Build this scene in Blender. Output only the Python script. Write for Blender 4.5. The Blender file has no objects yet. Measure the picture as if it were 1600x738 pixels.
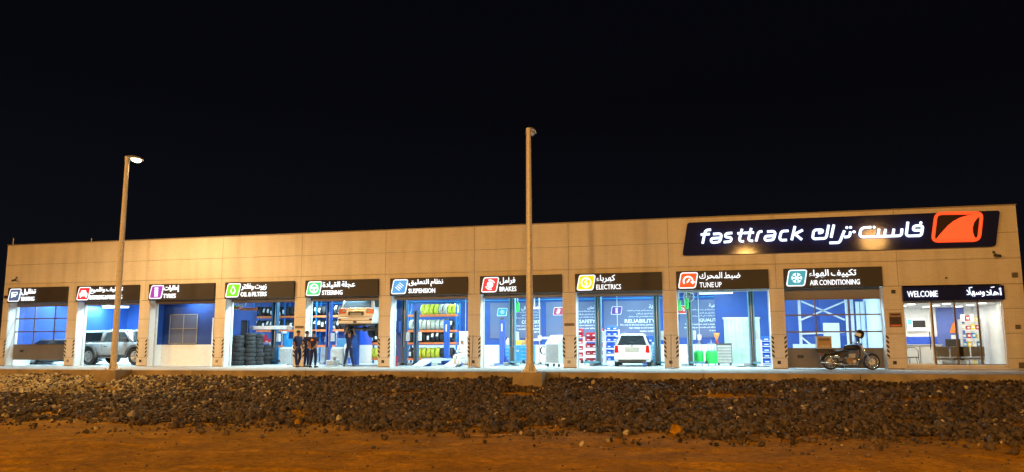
import bpy, bmesh, math, random
import numpy as np
from mathutils import Vector, Matrix, Quaternion
random.seed(7); rng = np.random.default_rng(7)
SC = bpy.context.scene
COL = SC.collection
# ------------------------------------------------------------------ camera
F, PITCH, ROLL, YAW = 1200.0, .1391, -.0034, -.2378
CAM = Vector((36.9323, -34.6876, 1.1002))
_c, _s = math.cos(YAW), math.sin(YAW)
_fw = Vector((_s, _c, 0)); _rt = Vector((_c, -_s, 0)); _up = Vector((0, 0, 1))
FWD = _fw*math.cos(PITCH) + _up*math.sin(PITCH); _u2 = _up*math.cos(PITCH) - _fw*math.sin(PITCH)
RGT = _rt*math.cos(ROLL) + _u2*math.sin(ROLL); UPV = _u2*math.cos(ROLL) - _rt*math.sin(ROLL)
cam = bpy.data.cameras.new('camera'); camo = bpy.data.objects.new('camera', cam); COL.objects.link(camo)
cam.sensor_width = 36; cam.lens = 36*F/1600; cam.clip_end = 3000; cam.clip_start = .05
m3 = Matrix((RGT, UPV, -FWD)).transposed()
camo.matrix_world = Matrix.Translation(CAM) @ m3.to_4x4()
SC.camera = camo
def ray(px, py): return FWD + RGT*((px-800)/F) + UPV*((369-py)/F)
def at(px, py, y):            # photo pixel -> point on the vertical plane at depth y
    r = ray(px, py); return CAM + r*((y-CAM.y)/r.y)
def X(px, y, py=560): return at(px, py, y).x
def Z(px, py, y): return at(px, py, y).z
# ------------------------------------------------------------------ night sky, faint moon, exposure
w = bpy.data.worlds.new('World'); SC.world = w; w.use_nodes = True
nt = w.node_tree; nt.nodes.clear()
out = nt.nodes.new('ShaderNodeOutputWorld'); bg = nt.nodes.new('ShaderNodeBackground')
sky = nt.nodes.new('ShaderNodeTexSky'); sky.sky_type = 'NISHITA'; sky.sun_disc = False
sky.sun_elevation = math.radians(-4); sky.sun_rotation = math.radians(200); sky.air_density = 1; sky.dust_density = .3; sky.ozone_density = 3
hs = nt.nodes.new('ShaderNodeHueSaturation'); hs.inputs['Saturation'].default_value = .55
mx = nt.nodes.new('ShaderNodeMix'); mx.data_type = 'RGBA'; mx.blend_type = 'ADD'; mx.inputs[0].default_value = 1
nt.links.new(sky.outputs[0], hs.inputs['Color']); nt.links.new(hs.outputs[0], mx.inputs[6])
tcw = nt.nodes.new('ShaderNodeTexCoord'); spz = nt.nodes.new('ShaderNodeSeparateXYZ'); nt.links.new(tcw.outputs['Generated'], spz.inputs[0])
rpw = nt.nodes.new('ShaderNodeValToRGB'); nt.links.new(spz.outputs[2], rpw.inputs[0]); nt.links.new(rpw.outputs[0], mx.inputs[7])   # town glow fading upward
e = rpw.color_ramp.elements; e[0].position = 0; e[0].color = (.05, .055, .08, 1); e[1].position = .6; e[1].color = (.002, .0025, .008, 1); q = e.new(.3); q.color = (.010, .011, .021, 1)
nt.links.new(mx.outputs[2], bg.inputs[0]); bg.inputs[1].default_value = .1
nt.links.new(bg.outputs[0], out.inputs[0])
sun = bpy.data.lights.new('moon', 'SUN'); sun.energy = .012; sun.angle = math.radians(.5); sun.color = (.8, .88, 1)
so = bpy.data.objects.new('moon', sun); COL.objects.link(so); so.rotation_euler = (math.radians(50), 0, math.radians(-30))
SC.view_settings.view_transform = 'Standard'; SC.view_settings.look = 'None'; SC.view_settings.exposure = 0; SC.view_settings.gamma = 1
SC.cycles.use_denoising = True; SC.cycles.max_bounces = 8; SC.cycles.diffuse_bounces = 4; SC.cycles.glossy_bounces = 3
SC.cycles.transparent_max_bounces = 16; SC.cycles.sample_clamp_indirect = 6; SC.cycles.caustics_reflective = False; SC.cycles.caustics_refractive = False
# ------------------------------------------------------------------ materials
MATS = {}
def M(name, col=(.5, .5, .5), rough=.5, metal=0., var=.12, scale=6., bump=0., bscale=60., island=0., coat=0., rv=.1, spec=.5):
    if name in MATS: return MATS[name]
    m = bpy.data.materials.new(name); m.use_nodes = True; n = m.node_tree; b = n.nodes['Principled BSDF']
    b.inputs['Roughness'].default_value = rough; b.inputs['Metallic'].default_value = metal; b.inputs['Coat Weight'].default_value = coat; b.inputs['Specular IOR Level'].default_value = spec
    tc = n.nodes.new('ShaderNodeTexCoord')
    no = n.nodes.new('ShaderNodeTexNoise'); no.inputs['Scale'].default_value = scale; no.inputs['Detail'].default_value = 5
    n.links.new(tc.outputs['Object'], no.inputs['Vector'])
    r = n.nodes.new('ShaderNodeValToRGB')
    r.color_ramp.elements[0].position = .3; r.color_ramp.elements[1].position = .72
    r.color_ramp.elements[0].color = tuple(c*(1-var) for c in col)+(1,); r.color_ramp.elements[1].color = tuple(min(1, c*(1+var)) for c in col)+(1,)
    n.links.new(no.outputs['Fac'], r.inputs['Fac'])
    src = r.outputs['Color']
    if island:
        g = n.nodes.new('ShaderNodeNewGeometry'); h = n.nodes.new('ShaderNodeHueSaturation')
        mr = n.nodes.new('ShaderNodeMapRange'); mr.inputs['To Min'].default_value = 1-island; mr.inputs['To Max'].default_value = 1+island*1.3
        n.links.new(g.outputs['Random Per Island'], mr.inputs['Value']); n.links.new(mr.outputs[0], h.inputs['Value']); n.links.new(src, h.inputs['Color']); src = h.outputs['Color']
    n.links.new(src, b.inputs['Base Color'])
    mr = n.nodes.new('ShaderNodeMapRange'); mr.inputs['To Min'].default_value = max(.02, rough-rv); mr.inputs['To Max'].default_value = min(1, rough+rv)
    n.links.new(no.outputs['Fac'], mr.inputs['Value']); n.links.new(mr.outputs[0], b.inputs['Roughness'])
    if bump:
        nb = n.nodes.new('ShaderNodeTexNoise'); nb.inputs['Scale'].default_value = bscale; nb.inputs['Detail'].default_value = 6
        n.links.new(tc.outputs['Object'], nb.inputs['Vector'])
        bm = n.nodes.new('ShaderNodeBump'); bm.inputs['Strength'].default_value = bump; bm.inputs['Distance'].default_value = .02
        n.links.new(nb.outputs['Fac'], bm.inputs['Height']); n.links.new(bm.outputs[0], b.inputs['Normal'])
    MATS[name] = m; return m
def EM(name, col, strength, var=0.):
    if name in MATS: return MATS[name]
    m = bpy.data.materials.new(name); m.use_nodes = True; n = m.node_tree; b = n.nodes['Principled BSDF']
    b.inputs['Base Color'].default_value = tuple(min(.8, c) for c in col)+(1,); b.inputs['Emission Color'].default_value = col+(1,); b.inputs['Emission Strength'].default_value = strength
    b.inputs['Roughness'].default_value = .4
    MATS[name] = m; return m
def GLASS(name, tint=(1, 1, 1), refl=.05, dirt=.06):
    m = bpy.data.materials.new(name); m.use_nodes = True; n = m.node_tree; n.nodes.remove(n.nodes['Principled BSDF']); o = n.nodes['Material Output']
    t = n.nodes.new('ShaderNodeBsdfTransparent'); t.inputs[0].default_value = tint+(1,)
    g = n.nodes.new('ShaderNodeBsdfGlossy'); g.inputs['Roughness'].default_value = .03
    d = n.nodes.new('ShaderNodeBsdfDiffuse'); d.inputs[0].default_value = (.6, .6, .58, 1)
    lw = n.nodes.new('ShaderNodeLayerWeight'); lw.inputs[0].default_value = .5; pw = n.nodes.new('ShaderNodeMath'); pw.operation = 'POWER'; pw.inputs[1].default_value = 5; n.links.new(lw.outputs['Facing'], pw.inputs[0])
    fr = n.nodes.new('ShaderNodeMath'); fr.operation = 'MULTIPLY_ADD'; fr.inputs[1].default_value = .95; fr.inputs[2].default_value = refl*.6; n.links.new(pw.outputs[0], fr.inputs[0])
    tc = n.nodes.new('ShaderNodeTexCoord'); no = n.nodes.new('ShaderNodeTexNoise'); no.inputs['Scale'].default_value = 2.2; no.inputs['Detail'].default_value = 6
    n.links.new(tc.outputs['Object'], no.inputs['Vector'])
    ma = n.nodes.new('ShaderNodeMath'); ma.operation = 'MULTIPLY'; ma.inputs[1].default_value = dirt*2; n.links.new(no.outputs['Fac'], ma.inputs[0])
    m1 = n.nodes.new('ShaderNodeMixShader'); m2 = n.nodes.new('ShaderNodeMixShader')
    n.links.new(ma.outputs[0], m1.inputs[0]); n.links.new(t.outputs[0], m1.inputs[1]); n.links.new(d.outputs[0], m1.inputs[2])
    n.links.new(fr.outputs[0], m2.inputs[0]); n.links.new(m1.outputs[0], m2.inputs[1]); n.links.new(g.outputs[0], m2.inputs[2])
    n.links.new(m2.outputs[0], o.inputs[0]); MATS[name] = m; return m
def WALLMAT():
    m = M('cladding', (.74, .67, .56), .38, .0, .05, .6, spec=.3); n = m.node_tree; b = n.nodes['Principled BSDF']
    tc = n.nodes.new('ShaderNodeTexCoord'); sx = n.nodes.new('ShaderNodeSeparateXYZ'); cx = n.nodes.new('ShaderNodeCombineXYZ')
    n.links.new(tc.outputs['Object'], sx.inputs[0]); n.links.new(sx.outputs[0], cx.inputs[0]); n.links.new(sx.outputs[2], cx.inputs[1])
    br = n.nodes.new('ShaderNodeTexBrick'); br.inputs['Scale'].default_value = 1; br.inputs['Brick Width'].default_value = .2; br.inputs['Row Height'].default_value = .1
    br.inputs['Mortar Size'].default_value = .007; br.inputs['Mortar Smooth'].default_value = .6; br.inputs['Color1'].default_value = (.72, .72, .72, 1); br.inputs['Color2'].default_value = (1, 1, 1, 1); br.inputs['Mortar'].default_value = (.1, .1, .1, 1)
    n.links.new(cx.outputs[0], br.inputs['Vector'])
    bm = n.nodes.new('ShaderNodeBump'); bm.inputs['Strength'].default_value = .42; bm.inputs['Distance'].default_value = .008
    n.links.new(br.outputs['Color'], bm.inputs['Height']); n.links.new(bm.outputs[0], b.inputs['Normal'])
    # rain streaks and stains
    ns = n.nodes.new('ShaderNodeTexNoise'); ns.inputs['Scale'].default_value = 1; ns.inputs['Detail'].default_value = 6
    mp = n.nodes.new('ShaderNodeMapping'); mp.inputs['Scale'].default_value = (2.2, 1, .22); n.links.new(tc.outputs['Object'], mp.inputs[0]); n.links.new(mp.outputs[0], ns.inputs['Vector'])
    rp = n.nodes.new('ShaderNodeValToRGB'); rp.color_ramp.elements[0].position = .32; rp.color_ramp.elements[0].color = (.72, .68, .62, 1); rp.color_ramp.elements[1].position = .55; rp.color_ramp.elements[1].color = (1, 1, 1, 1)
    n.links.new(ns.outputs['Fac'], rp.inputs[0])
    old = b.inputs['Base Color'].links[0].from_socket
    mm = n.nodes.new('ShaderNodeMix'); mm.data_type = 'RGBA'; mm.blend_type = 'MULTIPLY'; mm.inputs[0].default_value = .45
    n.links.new(old, mm.inputs[6]); n.links.new(rp.outputs[0], mm.inputs[7])
    m2 = n.nodes.new('ShaderNodeMix'); m2.data_type = 'RGBA'; m2.blend_type = 'MULTIPLY'; m2.inputs[0].default_value = .2
    n.links.new(mm.outputs[2], m2.inputs[6]); n.links.new(br.outputs['Color'], m2.inputs[7]); n.links.new(m2.outputs[2], b.inputs['Base Color'])
    return m
# ------------------------------------------------------------------ mesh helpers
class MB:
    def __init__(s): s.v = []; s.f = []; s.sm = []
    def add(s, vs, fs, smooth=False):
        o = len(s.v); s.v += [tuple(p) for p in vs]; s.f += [tuple(o+i for i in f) for f in fs]; s.sm += [smooth]*len(fs); return s
    def box(s, x0, x1, y0, y1, z0, z1, b=0.):
        if b <= 0:
            vs = [(x, y, z) for z in (z0, z1) for y in (y0, y1) for x in (x0, x1)]
            return s.add(vs, [(0, 2, 3, 1), (4, 5, 7, 6), (0, 1, 5, 4), (2, 6, 7, 3), (0, 4, 6, 2), (1, 3, 7, 5)])
        bm = bmesh.new(); bmesh.ops.create_cube(bm, size=1)
        for v in bm.verts: v.co = ((x0+x1)/2+v.co.x*(x1-x0), (y0+y1)/2+v.co.y*(y1-y0), (z0+z1)/2+v.co.z*(z1-z0))
        b = min(b, .45*min(x1-x0, y1-y0, z1-z0)); bmesh.ops.bevel(bm, geom=bm.edges[:], offset=b, segments=2, profile=.5, affect='EDGES')
        return s.bmesh(bm)
    def bmesh(s, bm, smooth=False):
        bm.verts.ensure_lookup_table(); bm.verts.index_update()
        s.add([v.co[:] for v in bm.verts], [tuple(v.index for v in f.verts) for f in bm.faces], smooth); bm.free(); return s
    def cyl(s, a, b, r0, r1=None, n=10, cap=True):
        r1 = r0 if r1 is None else r1; a = Vector(a); b = Vector(b); d = (b-a).normalized()
        u = d.orthogonal().normalized(); w_ = d.cross(u)
        vs = []
        for p, r in ((a, r0), (b, r1)):
            for i in range(n):
                t = 2*math.pi*i/n; vs.append(p+(u*math.cos(t)+w_*math.sin(t))*r)
        s.add(vs, [(i, (i+1) % n, n+(i+1) % n, n+i) for i in range(n)], n > 6)
        if cap: s.add(vs[:n], [tuple(reversed(range(n)))]); s.add(vs[n:], [tuple(range(n))])
        return s
    def bar(s, a, b, w_, h):            # rectangular bar from a to b
        a = Vector(a); b = Vector(b); d = (b-a).normalized(); up = Vector((0, 0, 1)) if abs(d.z) < .95 else Vector((0, 1, 0))
        u = d.cross(up).normalized(); k = u.cross(d).normalized()
        vs = [p+u*sx*w_/2+k*sz*h/2 for p in (a, b) for sx, sz in ((-1, -1), (1, -1), (1, 1), (-1, 1))]
        return s.add(vs, [(0, 3, 2, 1), (4, 5, 6, 7), (0, 1, 5, 4), (1, 2, 6, 5), (2, 3, 7, 6), (3, 0, 4, 7)])
    def tube(s, pts, r, n=8, closed=False):
        pts = [Vector(p) for p in pts]; N = len(pts); vs = []; rs = r if isinstance(r, (list, tuple)) else [r]*N
        prev = None
        for i, p in enumerate(pts):
            a = pts[i-1] if (i > 0 or closed) else p; b = pts[(i+1) % N] if (i < N-1 or closed) else p
            d = (b-a).normalized()
            if prev is None: u = d.orthogonal().normalized()
            else:
                u = (prev - d*prev.dot(d)); u = u.normalized() if u.length > 1e-5 else d.orthogonal().normalized()
            prev = u; k = d.cross(u)
            for j in range(n):
                t = 2*math.pi*j/n; vs.append(p+(u*math.cos(t)+k*math.sin(t))*rs[i])
        fs = []
        for i in range(N if closed else N-1):
            i2 = (i+1) % N
            fs += [(i*n+j, i*n+(j+1) % n, i2*n+(j+1) % n, i2*n+j) for j in range(n)]
        if not closed: fs += [tuple(reversed(range(n))), tuple(range((N-1)*n, N*n))]
        return s.add(vs, fs, True)
    def lathe(s, prof, c, axis='z', n=20, closed=False):     # prof: (r, h) pairs
        c = Vector(c); vs = []
        for r, h in prof:
            for j in range(n):
                t = 2*math.pi*j/n; a, b = r*math.cos(t), r*math.sin(t)
                p = {'z': (a, b, h), 'x': (h, a, b), 'y': (b, h, a)}[axis]; vs.append(c+Vector(p))
        N = len(prof)
        fs = [(i*n+j, i*n+(j+1) % n, ((i+1) % N)*n+(j+1) % n, ((i+1) % N)*n+j) for i in range(N if closed else N-1) for j in range(n)]
        return s.add(vs, fs, True)
    def prism(s, poly, axis, a, b, cap=True):    # poly 2-D; axis y: (x,z); x: (y,z); z: (x,y)
        def P(p, t): return {'y': (p[0], t, p[1]), 'x': (t, p[0], p[1]), 'z': (p[0], p[1], t)}[axis]
        n = len(poly); vs = [P(p, a) for p in poly]+[P(p, b) for p in poly]
        fs = [(i, (i+1) % n, n+(i+1) % n, n+i) for i in range(n)]
        if cap: fs += [tuple(reversed(range(n))), tuple(range(n, 2*n))]
        return s.add(vs, fs)
    def loft(s, secs, closed_ring=True, caps=True, smooth=True):
        n = len(secs[0]); vs = [p for sec in secs for p in sec]; fs = []
        for i in range(len(secs)-1):
            for j in range(n if closed_ring else n-1):
                fs.append((i*n+j, i*n+(j+1) % n, (i+1)*n+(j+1) % n, (i+1)*n+j))
        s.add(vs, fs, smooth)
        if caps: s.add(secs[0], [tuple(reversed(range(n)))]); s.add(secs[-1], [tuple(range(n))])
        return s
    def ell(s, c, rx, ry, rz, n=12, m=8):
        c = Vector(c); vs = [c+Vector((0, 0, -rz))]
        for i in range(1, m):
            ph = -math.pi/2+math.pi*i/m
            for j in range(n):
                t = 2*math.pi*j/n; vs.append(c+Vector((rx*math.cos(ph)*math.cos(t), ry*math.cos(ph)*math.sin(t), rz*math.sin(ph))))
        vs.append(c+Vector((0, 0, rz))); L = len(vs)-1; fs = [(0, 1+(j+1) % n, 1+j) for j in range(n)]
        for i in range(m-2):
            fs += [(1+i*n+j, 1+i*n+(j+1) % n, 1+(i+1)*n+(j+1) % n, 1+(i+1)*n+j) for j in range(n)]
        fs += [(L, 1+(m-2)*n+j, 1+(m-2)*n+(j+1) % n) for j in range(n)]
        return s.add(vs, fs, True)
    def mesh(s, name, mat):
        me = bpy.data.meshes.new(name); me.from_pydata(s.v, [], s.f); me.polygons.foreach_set('use_smooth', s.sm)
        bm = bmesh.new(); bm.from_mesh(me); bmesh.ops.recalc_face_normals(bm, faces=bm.faces); bm.to_mesh(me); bm.free()
        me.materials.append(MATS[mat] if isinstance(mat, str) else mat); me.update(); return me
    def build(s, name, mat, parent=None, **k): return put(name, s.mesh(name, mat), parent, **k)
def put(name, me, parent=None, loc=None, rot=None, scale=None, label=None, cat=None, group=None, kind=None):
    o = bpy.data.objects.new(name, me); COL.objects.link(o)
    if parent is not None: o.parent = parent
    if loc is not None: o.location = loc
    if rot is not None: o.rotation_euler = rot
    if scale is not None: o.scale = scale if hasattr(scale, '__len__') else (scale,)*3
    return tag(o, label, cat, group, kind)
def tag(o, label=None, cat=None, group=None, kind=None):
    if label: o['label'] = label
    if cat: o['category'] = cat
    if group: o['group'] = group
    if kind: o['kind'] = kind
    return o
def thing(name, label, cat, loc=(0, 0, 0), rz=0., group=None):
    o = put(name, None, None, loc, (0, 0, rz), None, label, cat, group); o.empty_display_size = .2; return o
def dup(o, parent=None, **k):
    c = o.copy(); COL.objects.link(c); c.parent = parent
    for ch in o.children: dup(ch, c)
    for key, v in k.items():
        if key == 'loc': c.location = v
        elif key == 'rz': c.rotation_euler = (0, 0, v)
        else: c[key] = v
    return c
# Arabic: presentation forms, visual order
_L = [c for c in range(0x621, 0x63B)]+[c for c in range(0x641, 0x64B)]
_R2 = set(map(ord, 'آأؤإاةدذرزوى')); _F = {}; _p = 0xFE80
for ch in _L:
    k = 1 if ch == 0x621 else 2 if ch in _R2 else 4; _F[ch] = (_p, k); _p += k
def ar(s):
    o = []; n = len(s); i = 0
    def dual(c): return ord(c) in _F and _F[ord(c)][1] == 4
    while i < n:
        c = s[i]; cp = ord(c)
        prev = i > 0 and dual(s[i-1])
        if c == 'ل' and i+1 < n and s[i+1] in 'اأ':
            o.append(chr((0xFEFB if s[i+1] == 'ا' else 0xFEF7)+(1 if prev else 0))); i += 2; continue
        if cp not in _F: o.append(c); i += 1; continue
        b, k = _F[cp]; nxt = i+1 < n and ord(s[i+1]) in _F and ord(s[i+1]) != 0x621 and k == 4
        o.append(chr(b+(0 if k == 1 else (3 if prev and nxt else 2 if nxt else 1 if prev else 0)))); i += 1
    return ''.join(reversed(o))
def text_mesh(s, extrude=.02, bold=.0, res=2, shear=0):
    cu = bpy.data.curves.new('txt', 'FONT'); cu.body = s; cu.extrude = extrude; cu.offset = bold; cu.resolution_u = res; cu.shear = shear
    o = bpy.data.objects.new('txt', cu); COL.objects.link(o)
    dg = bpy.context.evaluated_depsgraph_get(); dg.update(); me = bpy.data.meshes.new_from_object(o.evaluated_get(dg))
    bpy.data.objects.remove(o); bpy.data.curves.remove(cu); return me
def lettering(name, s, x0, x1, z0, z1, y, mat, parent, depth=.02, bold=.0, shear=0, split=True, res=2):
    """text filling the box x0..x1, z0..z1 on a vertical plane facing -y, front at y; one object for each word"""
    ms = []; pen = 0.
    for wd in (s.split(' ') if split else [s]):
        me = text_mesh(wd, .05, bold, res, shear); n = len(me.vertices); a = np.empty(n*3); me.vertices.foreach_get('co', a); a = a.reshape(-1, 3)
        a[:, 0] += pen-a[:, 0].min(); pen = a[:, 0].max()+.24; ms.append((me, a))
    al = np.concatenate([a for _, a in ms]); lo, hi = al.min(0), al.max(0); sx = (x1-x0)/(hi[0]-lo[0]); sz = (z1-z0)/(hi[1]-lo[1]); o = None
    for me, a in ms:
        b = np.empty_like(a); b[:, 0] = x0+(a[:, 0]-lo[0])*sx; b[:, 2] = z0+(a[:, 1]-lo[1])*sz; b[:, 1] = y+depth*(.5-(a[:, 2])/.1)
        me.vertices.foreach_set('co', b.ravel()); me.name = name; me.materials.clear(); me.materials.append(MATS[mat]); me.update(); o = put(name, me, parent)
    return o
# ------------------------------------------------------------------ palette
WALLMAT()
M('cladding_trim', (.30, .24, .17), .5); M('white_paint', (.78, .80, .80), .55, var=.05); M('white_gloss', (.78, .79, .80), .3, var=.05)
M('blue_wall', (.015, .062, .28), .5, var=.12, scale=1.5); M('concrete', (.50, .48, .45), .8, var=.2, scale=1.2, bump=.25, bscale=30)
M('concrete_stained', (.36, .28, .17), .85, var=.35, scale=1.4, bump=.4, bscale=25); M('floor_epoxy', (.62, .66, .67), .25, var=.28, scale=1.6)
M('ceiling_white', (.55, .57, .58), .8); M('dark_sign', (.030, .024, .021), .6, var=.2, scale=2); M('navy_acrylic', (.016, .020, .085), .07, rv=.02, var=.1, spec=.09)
M('black', (.012, .012, .013), .45); M('black_rubber', (.022, .022, .024), .75, bump=.2, bscale=80); M('dark_grey', (.06, .062, .066), .5); M('mid_grey', (.25, .26, .27), .5)
M('light_grey', (.5, .52, .53), .45); M('galvanised', (.76, .72, .66), .5, .1, var=.15, scale=9); M('chrome', (.75, .76, .78), .15, 1., var=.03); M('steel', (.45, .47, .49), .35, .8)
M('bronze_frame', (.13, .10, .08), .45, .2); M('door_panel', (.16, .14, .12), .5, .1, var=.1, scale=1.5)
M('lift_blue', (.012, .09, .42), .4); M('lift_dark', (.015, .07, .14), .4); M('lift_teal', (.10, .22, .28), .4); M('rack_blue', (.02, .16, .52), .45); M('rack_orange', (.75, .18, .05), .5)
M('cyan_blue', (.02, .27, .62), .4); M('bin_red', (.42, .012, .03), .4); M('bin_blue', (.02, .10, .62), .4); M('green', (.02, .55, .09), .4); M('yellow', (.80, .62, .02), .5); M('yellow_wrap', (.62, .66, .05), .4, var=.25, scale=14)
M('silver_wrap', (.52, .52, .44), .35, var=.2, scale=14); M('orange', (.85, .23, .03), .5); M('red', (.6, .02, .02), .4); M('tyre_label', (.82, .84, .84), .5)
M('poster_grey', (.085, .115, .22), .5, var=.1, scale=1.2); M('print_white', (.78, .8, .82), .6); M('car_white', (.74, .75, .74), .25, coat=.6, var=.01, rv=.01); M('car_silver', (.24, .29, .34), .3, .1, coat=.6, var=.01, rv=.01)
M('car_dark', (.05, .05, .06), .25, coat=.5, rv=.01); M('car_glass', (.012, .016, .02), .06, var=.0); M('tail_red', (.55, .010, .008), .2, coat=.5); M('plate', (.34, .34, .30), .5, var=.2, scale=20); M('rim', (.55, .56, .58), .3, .7)
M('uniform', (.007, .014, .075), .8, var=.25, scale=9); M('skin', (.32, .17, .10), .55); M('hair', (.012, .010, .009), .6); M('robe', (.78, .80, .80), .8); M('cardboard', (.45, .28, .12), .8)
M('sand', (.60, .31, .014), .92, var=.28, scale=.8, bump=.9, bscale=14, spec=.08); M('rock_dark', (.082, .057, .034), .6, var=.3, scale=3, island=.75, spec=.3); M('rock_buff', (.40, .33, .20), .85, var=.25, scale=3, island=.5); M('rock_pale', (.34, .27, .18), .8, var=.2, scale=4, island=.3)
M('strip_pvc', (.45, .58, .50), .25, var=.15, scale=3); M('wood', (.45, .28, .12), .7); M('bench_dark', (.16, .15, .13), .4, .3)
def grit(mname, scale=38, lo=.62, hi=1.12):
    n = MATS[mname].node_tree; b = n.nodes['Principled BSDF']; old = b.inputs['Base Color'].links[0].from_socket
    tc = n.nodes.new('ShaderNodeTexCoord'); no = n.nodes.new('ShaderNodeTexNoise'); no.inputs['Scale'].default_value = scale; no.inputs['Detail'].default_value = 8; no.inputs['Roughness'].default_value = .75
    n.links.new(tc.outputs['Object'], no.inputs['Vector']); rp = n.nodes.new('ShaderNodeValToRGB'); rp.color_ramp.elements[0].position = .38; rp.color_ramp.elements[1].position = .6
    rp.color_ramp.elements[0].color = (lo, lo*.95, lo*.9, 1); rp.color_ramp.elements[1].color = (hi, hi, hi, 1); n.links.new(no.outputs['Fac'], rp.inputs[0])
    mm = n.nodes.new('ShaderNodeMix'); mm.data_type = 'RGBA'; mm.blend_type = 'MULTIPLY'; mm.inputs[0].default_value = 1; n.links.new(old, mm.inputs[6]); n.links.new(rp.outputs[0], mm.inputs[7]); n.links.new(mm.outputs[2], b.inputs['Base Color'])
grit('sand', 7); grit('sand', 1.1, .8, 1.08)
GLASS('door_glass', (.86, .9, .95), dirt=.012); GLASS('shop_glass', (.93, .95, .95), dirt=.02)
EM('tube_white', (.60, .92, 1.), 6); EM('down_light', (1., .95, .84), 6); EM('tube_dim', (.62, .92, 1.), 5); M('office_blue', (.09, .15, .48), .5); M('maroon', (.10, .012, .010), .6); EM('letter_white', (.74, .87, 1.), 1.25); EM('letter_glow', (.70, .85, 1.), 1.7); EM('screen', (.10, .45, .9), 1.2); EM('screen_white', (.85, .92, 1.), 1.2); EM('lamp_lit', (1., .80, .52), 7)
EM('logo_orange', (1., .075, .018), 1.2); M('logo_ember', (.018, .002, .002), .4, spec=.2); M('lens_off', (.6, .58, .52), .3)
# ================================================================== ground
KY = -5.5                                     # front edge of the apron
ZS = -1.2                                     # level of the sand
def slope_z(y): # embankment profile
    if y >= KY: return -.32
    if y <= -14.8: return ZS
    t = (y+14.8)/(KY+14.8); return ZS+(-.27-ZS)*(t**1.9)
def hnoise(x, y, s):
    return (math.sin(x*1.7*s+1.3)*math.cos(y*1.3*s+.7)+math.sin(x*.9*s-y*1.1*s+2.1)+.5*math.sin(x*3.1*s+y*2.3*s))/2.5
xs = np.concatenate([[-900, -300, -90, -40], np.arange(-15, 75, .45), [95, 160, 400, 950]]); ys = np.concatenate([[-800, -250, -90, -50, -36], np.arange(-30, -23, .4), np.arange(-23, -14.5, .075), np.arange(-14.5, KY+.3, .3), [0, 12, 60, 300, 1500]])
def rut(x, y):                                # old wheel tracks along the foot of the bank
    r = 0
    for c, a in ((-17.4, .3), (-19.0, .3), (-21.2, -.5), (-22.7, -.5)):
        d = y-c-a*math.sin(x*.16+c); r += -.03*math.exp(-(d/.13)**2)+.014*math.exp(-((abs(d)-.26)/.09)**2)
    return r*(.6+.4*math.sin(x*.9))
gv = []; gf = []
for j, y in enumerate(ys):
    for x in xs:
        z = slope_z(y)
        if -40 < y < KY-.1: z += .05*hnoise(x, y, .9)+.025*hnoise(x, y, 3.1)+rut(x, y)
        gv.append((x, y, z if y < KY+.2 else -.32))
nx = len(xs)
for j in range(len(ys)-1):
    for i in range(nx-1): gf.append((j*nx+i, j*nx+i+1, (j+1)*nx+i+1, (j+1)*nx+i))
mb = MB(); mb.add(gv, gf, True); mb.build('sandy_ground', 'sand', kind='structure')
def gz(x, y): return slope_z(y)+(.05*hnoise(x, y, .9)+.025*hnoise(x, y, 3.1)+rut(x, y) if -40 < y < KY-.1 else 0)
apron = thing('apron', 'pale concrete apron along the front of the workshop', 'pavement'); del apron['category']; apron['kind'] = 'structure'
xa = -26.
k = 0
while xa < 80:
    for y0, y1 in ((KY+.16, -2.7), (-2.69, -.004)):
        MB().box(xa, xa+4.49, y0, y1, -.3, -.004).build('paving_slab', 'concrete', apron)
    xa += 4.5
kerb = thing('kerb', 'concrete kerb edging the apron above the rocks', 'kerb'); del kerb['category']; kerb['kind'] = 'structure'
xa = -26.6
while xa < 80:
    d = random.uniform(-.006, .006)
    MB().box(xa, xa+5.28, KY+d, KY+.155+d, -.5, .012+d*.5, .012).build('kerb_stone', 'concrete_stained', kerb); xa += 5.3
# ================================================================== embankment rocks
def rock_mesh(seed, sub=1):
    r = np.random.default_rng(seed); bm = bmesh.new(); bmesh.ops.create_icosphere(bm, subdivisions=sub, radius=1)
    ax = r.uniform(.55, 1.15, 3); ax[2] *= .75
    pl = [(Vector(r.normal(size=3)).normalized(), r.uniform(.5, .85)) for _ in range(6)]
    for v in bm.verts:
        c = v.co.copy()
        for n_, d in pl:
            e = c.dot(n_)-d
            if e > 0: c -= n_*e
        v.co = Vector((c.x*ax[0], c.y*ax[1], c.z*ax[2]))*(1+r.uniform(-.08, .08))
    V = np.array([v.co[:] for v in bm.verts]); bm.verts.index_update(); Fc = np.array([[v.index for v in f.verts] for f in bm.faces]); bm.free(); return V, Fc
RV = [rock_mesh(i, 1) for i in range(10)]
def rotm(r):
    q = r.normal(size=4); q /= np.linalg.norm(q); a, b, c, d = q
    return np.array([[1-2*(c*c+d*d), 2*(b*c-a*d), 2*(b*d+a*c)], [2*(b*c+a*d), 1-2*(b*b+d*d), 2*(c*d-a*b)], [2*(b*d-a*c), 2*(c*d+a*b), 1-2*(b*b+c*c)]])
FOOT = [(12.2, -6.0), (30.66, -6.0)]
def vgz(x, y):
    t = np.clip((y+14.8)/(KY+14.8), 0, 1); z = ZS+(-.27-ZS)*t**1.9
    h = lambda s: (np.sin(x*1.7*s+1.3)*np.cos(y*1.3*s+.7)+np.sin(x*.9*s-y*1.1*s+2.1)+.5*np.sin(x*3.1*s+y*2.3*s))/2.5
    return z+.05*h(.9)+.025*h(3.1)
cand = rng.uniform([0, -17.6], [55, KY-.1], (230000, 2)); x, y = cand[:, 0], cand[:, 1]; D_ = y+34.7
k_ = (x > 37-D_*1.30) & (x < 38+D_*.48)
for fx, fy in FOOT: k_ &= ~((abs(x-fx) < .68) & (y-fy > -.85) & (y-fy < .62))
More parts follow.
